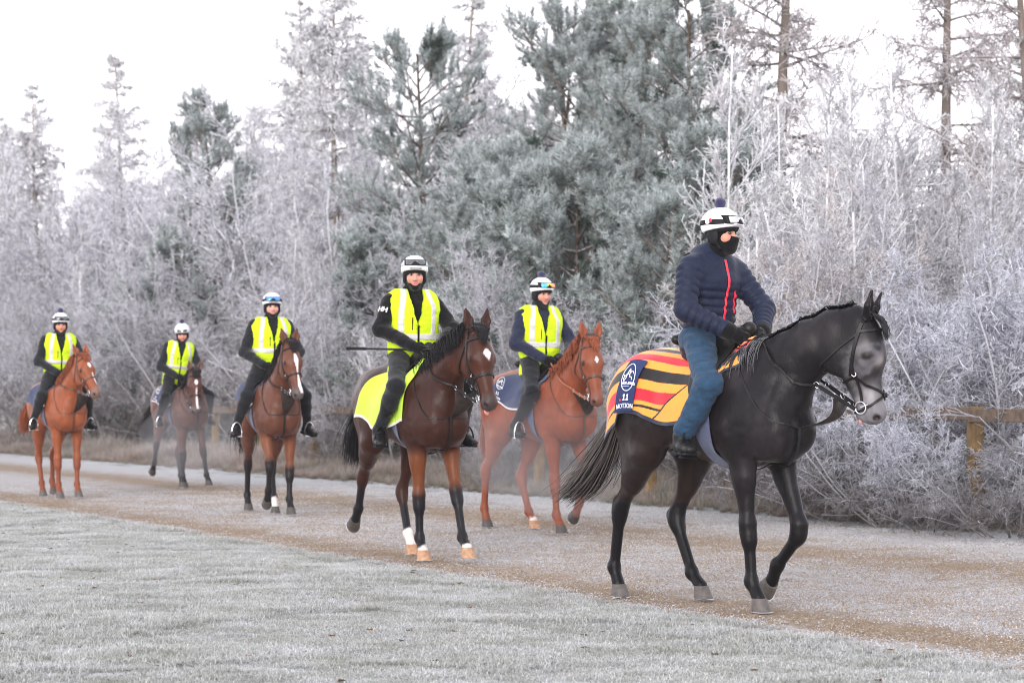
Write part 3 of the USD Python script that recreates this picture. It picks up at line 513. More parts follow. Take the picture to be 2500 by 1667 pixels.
def instancer(name, protos, pos, yaw, scale, idx, label, cat=None, tilt=None):
    """protos: list of (mesh, material); one PointInstancer of kind stuff"""
    path = numbered('/World', name); pi = UsdGeom.PointInstancer.Define(stage, path); rel = []
    for k, (mesh, m, cd) in enumerate(protos):
        p = obj(f'clump', mesh, m, pi.GetPrim(), cd is not None, cd=cd); rel.append(p.GetPath())
    pi.CreatePrototypesRel().SetTargets(rel); pi.CreateProtoIndicesAttr(Vt.IntArray.FromNumpy(np.asarray(idx, np.int32))); pi.CreatePositionsAttr(Vt.Vec3fArray.FromNumpy(np.asarray(pos, np.float32)))
    h = np.asarray(yaw) / 2; q = np.stack([np.cos(h), 0 * h, 0 * h, np.sin(h)], 1)
    pi.CreateOrientationsAttr(Vt.QuathArray([Gf.Quath(float(a), float(b), float(c), float(d)) for a, b, c, d in q])); pi.CreateScalesAttr(Vt.Vec3fArray.FromNumpy(np.asarray(scale, np.float32)))
    return tag(pi.GetPrim(), label, cat, None, 'stuff')
def blades(rng, n, rad, h0, h1, width, lean, cols, curl=.5):
    r, a = rad * np.sqrt(rng.random(n)), rng.random(n) * 2 * np.pi; b = np.stack([r * np.cos(a), r * np.sin(a), 0 * r - .004], 1); L = rng.uniform(h0, h1, n); d = rng.random(n) * 2 * np.pi; ln = rng.normal(0, lean, n)
    out = np.stack([np.cos(d), np.sin(d), 0 * d], 1); sd = np.stack([-np.sin(d), np.cos(d), 0 * d], 1) * (width * rng.uniform(.6, 1.3, n))[:, None]
    m = b + out * (ln * L * .45)[:, None] + A(0, 0, 1) * (L * .55)[:, None]; t = b + out * (ln * L * (1 + curl))[:, None] + A(0, 0, 1) * (L * np.clip(1 - .35 * np.abs(ln), .2, 1))[:, None]
    v = np.stack([b - sd / 2, b + sd / 2, m - sd * .4, m + sd * .4, t], 1).reshape(-1, 3); k = np.arange(n)[:, None] * 5
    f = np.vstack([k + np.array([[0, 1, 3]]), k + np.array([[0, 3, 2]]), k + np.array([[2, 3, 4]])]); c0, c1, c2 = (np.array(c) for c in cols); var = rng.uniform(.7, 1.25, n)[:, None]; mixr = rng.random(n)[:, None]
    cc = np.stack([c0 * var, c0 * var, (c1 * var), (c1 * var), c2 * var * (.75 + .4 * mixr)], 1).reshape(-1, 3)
    return (v, f), np.clip(cc, 0, .9)
mat_('frost_grass', {'a': ('attribute', {'attribute': 'Cd'}), 'g': ('geometry', {}), 'n': ('noise_texture', {'scale': 2.1, 'detail': 6.0, 'roughness': .72}), 'r': ('rgb_ramp', {'ramp': [(.3, (.66, .67, .60)), (.5, (.93, .93, .90)), (.7, (1.14, 1.14, 1.18))]}),
     'm': ('mix_color', {'blend_type': 'multiply', 'fac': 1.0, 'use_clamp': False}), 'd': ('diffuse_bsdf', {}), 't': ('translucent_bsdf', {}), 'x': ('mix_closure', {'fac': .25})},
     [('g.position', 'n.vector'), ('n.fac', 'r.fac'), ('a.color', 'm.a'), ('r.color', 'm.b'), ('m.result', 'd.color'), ('m.result', 't.color'), ('d.BSDF', 'x.closure1'), ('t.BSDF', 'x.closure2')], 'x.closure')
rng = np.random.default_rng(21)
def lawn():
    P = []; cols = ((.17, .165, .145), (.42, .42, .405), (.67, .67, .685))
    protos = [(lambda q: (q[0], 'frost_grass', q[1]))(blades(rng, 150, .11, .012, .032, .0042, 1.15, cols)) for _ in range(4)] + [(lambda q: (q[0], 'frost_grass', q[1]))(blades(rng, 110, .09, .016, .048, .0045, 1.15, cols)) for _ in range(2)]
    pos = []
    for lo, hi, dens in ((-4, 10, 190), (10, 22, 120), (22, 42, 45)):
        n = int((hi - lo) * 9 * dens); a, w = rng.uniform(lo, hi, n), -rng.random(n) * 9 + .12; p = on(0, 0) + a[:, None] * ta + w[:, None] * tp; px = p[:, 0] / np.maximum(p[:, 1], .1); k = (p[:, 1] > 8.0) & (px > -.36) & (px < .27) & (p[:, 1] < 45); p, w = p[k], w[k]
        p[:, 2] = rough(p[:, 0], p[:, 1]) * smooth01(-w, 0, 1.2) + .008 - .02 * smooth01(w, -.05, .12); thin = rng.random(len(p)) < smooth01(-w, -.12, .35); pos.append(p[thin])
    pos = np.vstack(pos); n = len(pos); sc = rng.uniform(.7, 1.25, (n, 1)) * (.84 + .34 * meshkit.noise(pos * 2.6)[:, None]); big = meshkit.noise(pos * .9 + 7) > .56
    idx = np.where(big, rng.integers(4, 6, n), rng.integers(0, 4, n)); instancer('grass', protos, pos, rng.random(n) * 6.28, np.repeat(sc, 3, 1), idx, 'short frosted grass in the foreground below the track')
lawn()
def chips():
    protos = []
    for k, (c0, c1) in enumerate((((.22, .16, .11), (.36, .28, .20)), ((.34, .33, .335), (.56, .55, .565)), ((.34, .33, .335), (.56, .55, .565)))):
        for _ in range(2):
            n = 46; r = .20 * np.sqrt(rng.random(n)); a = rng.random(n) * 6.28; b = np.stack([r * np.cos(a), r * np.sin(a), rng.uniform(.001, .010, n)], 1); d = unit(rng.normal(0, 1, (n, 3)) * A(1, 1, .45)); s = unit(np.cross(d, rng.normal(0, 1, (n, 3)))); L, W = rng.uniform(.003, .010, n)[:, None], rng.uniform(.0015, .0035, n)[:, None]
            v = np.stack([b - d * L, b + s * W, b + d * L, b - s * W, b + np.cross(d, s) * .003 * np.sign(np.cross(d, s)[:, 2:])], 1).reshape(-1, 3); q = np.arange(n)[:, None] * 5; f = np.vstack([q + np.array([x]) for x in ([0, 1, 4], [1, 2, 4], [2, 3, 4], [3, 0, 4])]); mx = rng.random(n)[:, None]
            protos.append(((v, f), 'chip', np.repeat(np.array(c0) + (np.array(c1) - np.array(c0)) * mx, 5, 0)))
    n = 15000; a, w = rng.uniform(-4, 1, n) + 26 * rng.random(n) ** 1.5, rng.uniform(-.25, 6.9, n); p = on(0, 0) + a[:, None] * ta + w[:, None] * tp; px = p[:, 0] / np.maximum(p[:, 1], .1); k = (p[:, 1] > 9) & (np.abs(px) < .25); p, w, a = p[k], w[k], a[k]; n = len(p)
    white = rng.random(n) < np.interp(w / 7, [0, .03, .055, .10, .16, .38, .5, .58, .7, .85, 1], [.9, .5, .10, .16, .45, .52, .4, .22, .4, .75, .9]); p[:, 2] = -.004
    instancer('track_chips', protos, p, rng.random(n) * 6.28, np.repeat(rng.uniform(.7, 1.3, (n, 1)), 3, 1), np.where(white, rng.integers(2, 6, n), rng.integers(0, 2, n)), 'loose wood chips and frost crystals strewn over the track')
attr('chip', .85, .15, 60, .0)
chips()

def leaves():
    v, q = np.array([[-.03, 0, .0], [0, -.018, .008], [.035, 0, .002], [0, .018, .010]]), np.array([[0, 1, 2], [0, 2, 3]]); P = []
    for c in ((.16, .07, .035), (.20, .11, .06), (.10, .05, .03)): P.append(((v, q), 'frost_grass', np.repeat([np.array(c)], 4, 0)))
    n = 420; a, w = rng.uniform(-4, 22, n), -rng.random(n) * 8; p = E0 + a[:, None] * ta + w[:, None] * tp; p[:, 2] = rough(p[:, 0], p[:, 1]) + .022; k = (p[:, 1] > 9) & (np.abs(p[:, 0] / p[:, 1]) < .25); p = p[k]; n = len(p)
    instancer('fallen_leaves', P, p, rng.random(n) * 6.28, np.repeat(rng.uniform(.4, 1.1, (n, 1)), 3, 1), rng.integers(0, 3, n), 'scattered brown fallen leaves on the frosted grass')
leaves()
# ---------------------------------------------------------------- frosted trees and shrubs
def tubes(paths, radii, sides=3):
    """many polylines (n, m, 3) with radii (n, m) as open tubes"""
    n, m = paths.shape[:2]; t = unit(np.gradient(paths, axis=1)); ref = np.where(np.abs(t[:, :1, 2:]) < .8, A(0, 0, 1), A(1, 0, 0)); a = unit(np.cross(t, np.broadcast_to(ref, t.shape))); b = np.cross(t, a); g = np.arange(sides) * 2 * np.pi / sides
    v = paths[:, :, None] + radii[:, :, None, None] * (np.cos(g)[:, None] * a[:, :, None] + np.sin(g)[:, None] * b[:, :, None]); i, j, k = np.meshgrid(np.arange(n), np.arange(m - 1), np.arange(sides), indexing='ij'); k2 = (k + 1) % sides; o = (i * m + j) * sides
    q = np.stack([o + k, o + k2, o + sides + k2, o + sides + k], -1).reshape(-1, 4); return v.reshape(-1, 3), np.vstack([q[:, [0, 1, 2]], q[:, [0, 2, 3]]])
def grow(rng, st, d, L, m, wig, trop, tv=A(0, 0, 1)):
    n = len(st); P = np.zeros((n, m, 3)); P[:, 0] = st; d = unit(d); step = (np.asarray(L) / (m - 1))[:, None]
    for i in range(1, m): d = unit(d + rng.normal(0, wig, (n, 3)) + trop * tv); P[:, i] = P[:, i - 1] + d * step
    return P
def sprout(rng, P, per, t0, t1, ang, sd=.2, flat=0.0):
    """children along the paths: start points, directions, position along the parent, parent index"""
    n, m = P.shape[:2]; k = np.repeat(np.arange(n), per); t = t0 + (t1 - t0) * (np.tile(np.arange(per), n) + rng.random(n * per)) / per; x = t * (m - 1); i = np.minimum(x.astype(int), m - 2); f = (x - i)[:, None]
    st = P[k, i] * (1 - f) + P[k, i + 1] * f; tg = unit(P[k, i + 1] - P[k, i]); r = rng.normal(0, 1, (n * per, 3)) * A(1, 1, 1 - flat); r = unit(r - tg * (r * tg).sum(1, keepdims=True)); an = ang + rng.normal(0, sd, n * per)
    return st, tg * np.cos(an)[:, None] + r * np.sin(an)[:, None], t, k
taper = lambda r0, r1, m: r0[:, None] + (r1 - r0)[:, None] * np.linspace(0, 1, m)[None]
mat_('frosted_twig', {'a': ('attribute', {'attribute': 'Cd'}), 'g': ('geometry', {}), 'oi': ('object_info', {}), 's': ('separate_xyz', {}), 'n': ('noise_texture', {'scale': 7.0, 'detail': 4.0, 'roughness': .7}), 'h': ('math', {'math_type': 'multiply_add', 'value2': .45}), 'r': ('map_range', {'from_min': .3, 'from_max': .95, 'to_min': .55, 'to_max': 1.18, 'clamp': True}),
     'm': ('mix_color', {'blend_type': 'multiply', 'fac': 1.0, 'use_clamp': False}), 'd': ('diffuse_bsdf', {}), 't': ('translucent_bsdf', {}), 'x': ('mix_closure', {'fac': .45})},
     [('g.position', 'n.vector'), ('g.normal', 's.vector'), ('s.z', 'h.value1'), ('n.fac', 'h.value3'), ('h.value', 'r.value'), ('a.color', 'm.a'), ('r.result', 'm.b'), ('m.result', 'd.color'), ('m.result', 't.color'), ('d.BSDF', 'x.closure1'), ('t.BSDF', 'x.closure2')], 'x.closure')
mat_('bark', {'a': ('attribute', {'attribute': 'Cd'}), 'g': ('geometry', {}), 's': ('separate_xyz', {}), 'tc': ('texture_coordinate', {}), 'mp': ('mapping', {'scale': (1, 1, .25)}), 'n': ('noise_texture', {'scale': 22.0, 'detail': 5.0, 'roughness': .7}), 'h': ('math', {'math_type': 'multiply_add', 'value2': .35}), 'r': ('map_range', {'from_min': .58, 'from_max': .8, 'clamp': True}),
     'm': ('mix_color', {'b': (.55, .55, .58)}), 'b': ('bump', {'strength': .9, 'distance': .03}), 'p': ('principled_bsdf', {'roughness': .9, 'specular_ior_level': .1})},
     [('tc.object', 'mp.vector'), ('mp.vector', 'n.vector'), ('g.normal', 's.vector'), ('s.z', 'h.value1'), ('n.fac', 'h.value3'), ('h.value', 'r.value'), ('r.result', 'm.fac'), ('a.color', 'm.a'), ('m.result', 'p.base_color'), ('n.fac', 'b.height'), ('b.normal', 'p.normal')], 'p.BSDF')
FR, BK = A(.91, .905, .935), A(.095, .080, .068)
class Shape:
    def __init__(self): self.wood, self.twig = [], []
    def add(self, where, P, R, sides, c0, c1=None):
        v, f = tubes(P, R, sides); n, m = P.shape[:2]; c1 = c0 if c1 is None else c1; c0, c1 = (np.broadcast_to(c, (n, 3)) for c in (c0, c1)); t = np.linspace(0, 1, m)[None, :, None]; c = c0[:, None] * (1 - t) + c1[:, None] * t
        where.append(((v, f), np.repeat(c.reshape(-1, 3), sides, 0)))
    def done(self): return [(join([x[0] for x in w]), np.clip(np.vstack([x[1] for x in w]), 0, .95)) if w else None for w in (self.wood, self.twig)]
def tint(rng, n, c, v=.15): return np.asarray(c) * rng.uniform(1 - v, 1 + v, (n, 1))
def larch(seed, H=11.5, n1=125, wide=2.9, low=.8, frost=FR * 1.08, dense=1.35, twigr=.0125, open_=0.0):
    rng = np.random.default_rng(seed); S = Shape(); tr = grow(rng, A([0, 0, -.1]), A([0, 0, 1]), np.array([H]), 16, .018, .05); S.add(S.wood, tr, np.linspace(.145, .012, 16)[None] * H / 11.5, 9, BK * 1.25, BK * 2.4)
    t = np.sort(rng.uniform(low / H, .99, n1)); x = t * 15; i = np.minimum(x.astype(int), 14); st = tr[0, i] + (tr[0, i + 1] - tr[0, i]) * (x - i)[:, None]; az = np.arange(n1) * 2.4 + rng.normal(0, .4, n1); el = rng.normal(.02, .16, n1) + .45 * t ** 2
    d = np.stack([np.cos(az) * np.cos(el), np.sin(az) * np.cos(el), np.sin(el)], 1); L = wide * (1.0 - t) ** .78 * rng.uniform(.6, 1.2, n1) * np.clip(.6 + t * 2.5, 0, 1) + .07
    P1 = grow(rng, st, d, L, 9, .05, -.012); S.add(S.twig, P1, taper(.010 + .011 * L, .005 + 0 * L, 9), 4, tint(rng, n1, BK * 2.2 + frost * .15), tint(rng, n1, frost))
    per = int(17 * dense); s2, d2, t2, k2 = sprout(rng, P1, per, .12, 1, .95, .25, .35); L2 = L[k2] * .34 * (1.1 - .75 * t2) * rng.uniform(.5, 1.2, len(k2)) + .07; P2 = grow(rng, s2, d2, L2, 5, .10, -.09); S.add(S.twig, P2, taper(np.full(len(k2), twigr * 1.15), np.full(len(k2), twigr * .75), 5), 3, tint(rng, len(k2), frost * .62, .3), tint(rng, len(k2), frost))
    s3, d3, t3, k3 = sprout(rng, P2, 6, .1, 1, .9, .35); L3 = rng.uniform(.08, .30, len(k3)) * np.clip(L[k2[k3]] / 1.0, .3, 1) * (.5 + .5 * np.minimum(L2[k3] / .5, 1)); P3 = grow(rng, s3, d3, L3, 2, .15, -.10); S.add(S.twig, P3, taper(np.full(len(k3), twigr), np.full(len(k3), twigr * .6), 2), 3, tint(rng, len(k3), frost * .9, .2), tint(rng, len(k3), frost, .12))
    return S.done()
def shrub(seed, H=4.2, stems=9, wide=.62, frost=FR, up=.05, twigr=.0062, per=(8, 8, 7, 3), arch=0.0, brown=.35):
    rng = np.random.default_rng(seed); S = Shape(); az = np.arange(stems) * 2.4 + rng.normal(0, .3, stems); el = rng.uniform(.75, 1.45, stems); d = np.stack([np.cos(az) * np.cos(el) * wide * 1.6, np.sin(az) * np.cos(el) * wide * 1.6, np.sin(el)], 1)
    b = np.stack([np.cos(az), np.sin(az), 0 * az], 1) * rng.uniform(.05, .45, stems)[:, None] - A(0, 0, .1); L = H * rng.uniform(.65, 1.05, stems); P0 = grow(rng, b, d, L, 11, .10, up - arch * .4); S.add(S.wood, P0, taper(rng.uniform(.018, .034, stems) * H / 4.2, np.full(stems, .007), 11), 6, tint(rng, stems, BK * 1.3), tint(rng, stems, frost * .75))
    bark = BK * 1.5
    s1, d1, t1, k1 = sprout(rng, P0, per[0], .10, 1, .75, .22); L1 = L[k1] * .42 * (1.15 - .6 * t1) * rng.uniform(.6, 1.2, len(k1)); P1 = grow(rng, s1, d1, L1, 8, .13, up - arch); S.add(S.twig, P1, taper(.004 + .0045 * L1, np.full(len(k1), twigr), 8), 4, tint(rng, len(k1), bark * brown + frost * (1 - brown) * .6), tint(rng, len(k1), frost))
    s2, d2, t2, k2 = sprout(rng, P1, per[1], .08, 1, .8, .25); L2 = L1[k2] * .46 * (1.1 - .5 * t2) * rng.uniform(.5, 1.25, len(k2)); P2 = grow(rng, s2, d2, L2, 5, .16, up * .6 - arch); lowk = smooth01(s2[:, 2], H * .52, H * .10)[:, None]; c2 = frost * (1 - .72 * lowk) + bark * A(1.1, .98, .9) * .72 * lowk
    S.add(S.twig, P2, taper(np.full(len(k2), twigr * 1.1), np.full(len(k2), twigr * .8), 5), 3, tint(rng, len(k2), 1, .25) * c2 * .75, tint(rng, len(k2), 1, .15) * c2)
    s3, d3, t3, k3 = sprout(rng, P2, per[2], .05, 1, .85, .3); L3 = L2[k3] * .5 * rng.uniform(.4, 1.2, len(k3)) + .03; P3 = grow(rng, s3, d3, L3, 3, .2, up * .5 - arch * .5); c3 = c2[k3]; S.add(S.twig, P3, taper(np.full(len(k3), twigr * .95), np.full(len(k3), twigr * .6), 3), 3, tint(rng, len(k3), 1, .2) * c3 * .9, tint(rng, len(k3), 1, .12) * c3)
    if per[3]:
        s4, d4, t4, k4 = sprout(rng, P3, per[3], .2, 1, .9, .3); L4 = rng.uniform(.03, .10, len(k4)); P4 = grow(rng, s4, d4, L4, 2, .2, 0); S.add(S.twig, P4, taper(np.full(len(k4), twigr * .85), np.full(len(k4), twigr * .5), 2), 3, tint(rng, len(k4), 1, .15) * c3[k4])
    return S.done()
def sapling(seed, H=6.4, stems=4, frost=FR * 1.02, twigr=.0082):
    rng = np.random.default_rng(seed); S = Shape(); az = rng.random(stems) * 6.28; el = rng.uniform(1.3, 1.52, stems); d = np.stack([np.cos(az) * np.cos(el), np.sin(az) * np.cos(el), np.sin(el)], 1); L = H * rng.uniform(.7, 1.0, stems); b = rng.normal(0, .22, (stems, 3)) * A(1, 1, 0) - A(0, 0, .1)
    P0 = grow(rng, b, d, L, 14, .03, .03); S.add(S.wood, P0, taper(np.full(stems, .034), np.full(stems, .011), 14), 6, BK * 1.5, frost * .95)
    s1, d1, t1, k1 = sprout(rng, P0, 26, .18, 1, .62, .15); L1 = L[k1] * .26 * (1.2 - t1) * rng.uniform(.5, 1.25, len(k1)) + .12; P1 = grow(rng, s1, d1, L1, 7, .05, .13); S.add(S.twig, P1, taper(np.full(len(k1), .0115), np.full(len(k1), twigr), 7), 4, tint(rng, len(k1), frost * .7), tint(rng, len(k1), frost))
    s2, d2, t2, k2 = sprout(rng, P1, 9, .15, 1, .65, .2); L2 = L1[k2] * .42 * rng.uniform(.4, 1.2, len(k2)) + .04; P2 = grow(rng, s2, d2, L2, 4, .1, .10); S.add(S.twig, P2, taper(np.full(len(k2), twigr), np.full(len(k2), twigr * .8), 4), 3, tint(rng, len(k2), frost * .9), tint(rng, len(k2), frost))
    s3, d3, t3, k3 = sprout(rng, P2, 4, .2, 1, .8, .25); L3 = rng.uniform(.03, .12, len(k3)); P3 = grow(rng, s3, d3, L3, 2, .1, .05); S.add(S.twig, P3, taper(np.full(len(k3), twigr * .9), np.full(len(k3), twigr * .7), 2), 3, tint(rng, len(k3), frost))
    return S.done()
GREEN, PFR = A(.046, .090, .060), A(.78, .83, .83)
def pine(seed, H=9.0, n1=58, low=.12, wide=2.1, frost=1.0, needles=32, trunk=A(.085, .058, .040), round_=.5, nl=.095, per=(9, 6)):
    rng = np.random.default_rng(seed); S = Shape(); tr = grow(rng, A([0, 0, -.1]), A([0, 0, 1]), np.array([H * .97]), 14, .03, .05); S.add(S.wood, tr, np.linspace(.13, .02, 14)[None] * H / 9, 9, BK * 1.4, trunk)
    t = low + (1 - low) * (np.arange(n1) + rng.random(n1)) / n1; x = np.minimum(t * 13, 12.99); i = x.astype(int); st = tr[0, i] + (tr[0, i + 1] - tr[0, i]) * (x - i)[:, None]; az = np.arange(n1) * 2.4 + rng.normal(0, .5, n1); el = rng.normal(.22, .2, n1) + .5 * t ** 3
    d = np.stack([np.cos(az) * np.cos(el), np.sin(az) * np.cos(el), np.sin(el)], 1); q = (t - low) / (1 - low); L = wide * (np.clip(1.02 - q, 0, 1) ** round_) * np.clip(.55 + q * 2.2, 0, 1) * rng.uniform(.55, 1.2, n1) + .2; P1 = grow(rng, st, d, L, 8, .09, .05); S.add(S.wood, P1, taper(.012 + .013 * L, np.full(n1, .009), 8), 5, trunk * .8, BK * 2)
    s2, d2, t2, k2 = sprout(rng, P1, per[0], .28, 1, .8, .25, .3); L2 = L[k2] * .36 * (1.15 - .5 * t2) * rng.uniform(.5, 1.2, len(k2)) + .12; P2 = grow(rng, s2, d2, L2, 5, .10, .13); S.add(S.wood, P2, taper(np.full(len(k2), .010), np.full(len(k2), .006), 5), 3, BK * 1.6)
    s3, d3, t3, k3 = sprout(rng, P2, per[1], .25, 1, .75, .3); L3 = rng.uniform(.12, .28, len(k3)); d3 = unit(d3 + A(0, 0, .75)); P3 = grow(rng, s3, d3, L3, 3, .05, .1); P3 = np.concatenate([P3, grow(rng, P2[:, -1], unit(P2[:, -1] - P2[:, -2]) + A(0, 0, .4), rng.uniform(.14, .28, len(P2)), 3, .05, .1)])
    c = P3[:, 2]; rad = np.linalg.norm(c[:, :2], axis=1); outer = np.clip(rad / (wide * .62), 0, 1.2); fz = np.clip(frost * (.45 + .55 * outer + .35 * (c[:, 2] / H - .4)) * rng.uniform(.45, 1.5, len(c)) + .10 * (meshkit.noise(c * 1.4 + seed) - .5) * 4, .03, 1)
    pc = P1[np.concatenate([k2[k3], k2])].mean(1); ex = .45 * outer + .9 * np.clip((c[:, 2] - pc[:, 2]) / .35, -.6, 1) + 1.3 * (meshkit.noise(c * 1.1 + seed) - .5) + .25 * (c[:, 2] / H - .5) + rng.normal(0, .18, len(c)); fz = np.clip(.06 + .94 * frost * smooth01(ex, .17, 1.02), .03, 1)
    n = len(c); k = np.repeat(np.arange(n), needles); u = rng.random(n * needles); ax = unit(P3[:, 2] - P3[:, 0]); base = P3[k, 0] + (P3[k, 2] - P3[k, 0]) * u[:, None]; r = rng.normal(0, 1, (n * needles, 3)); r = unit(r - ax[k] * (r * ax[k]).sum(1, keepdims=True)); nd = unit(ax[k] * (.35 + .75 * u[:, None]) + r * .85); ln = nl * rng.uniform(.7, 1.2, n * needles)
    tip = base + nd * ln[:, None]; sd = unit(np.cross(nd, rng.normal(0, 1, (n * needles, 3)))) * .0075; v = np.stack([base - sd, base + sd, tip + sd * .35], 1).reshape(-1, 3); f = np.arange(len(v)).reshape(-1, 3)
    fk = np.clip(fz[k] * (.55 + .7 * u) * rng.uniform(.7, 1.3, n * needles), 0, 1)[:, None]; cb, ct = GREEN * (1 - fk * .55) + PFR * fk * .55, GREEN * (1 - fk) + PFR * fk; col = np.stack([cb, cb, ct], 1).reshape(-1, 3)
    S.twig.append(((v, f), col)); return S.done()
def make_tree(name, cat, parts, label, pos, yaw=0.0, scale=1.0):
    t = thing(name, label, cat, pos, yaw, None, None, scale); (w, wc), (tw, tc) = parts
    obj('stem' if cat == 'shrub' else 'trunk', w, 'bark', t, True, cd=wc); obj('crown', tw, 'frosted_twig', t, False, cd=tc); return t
def at_px(x, Z): return A((x / .9408 - 1250) / 5633 * Z, Z, 0)            # where the ground plan puts a tree seen at that bearing
VAR = {}
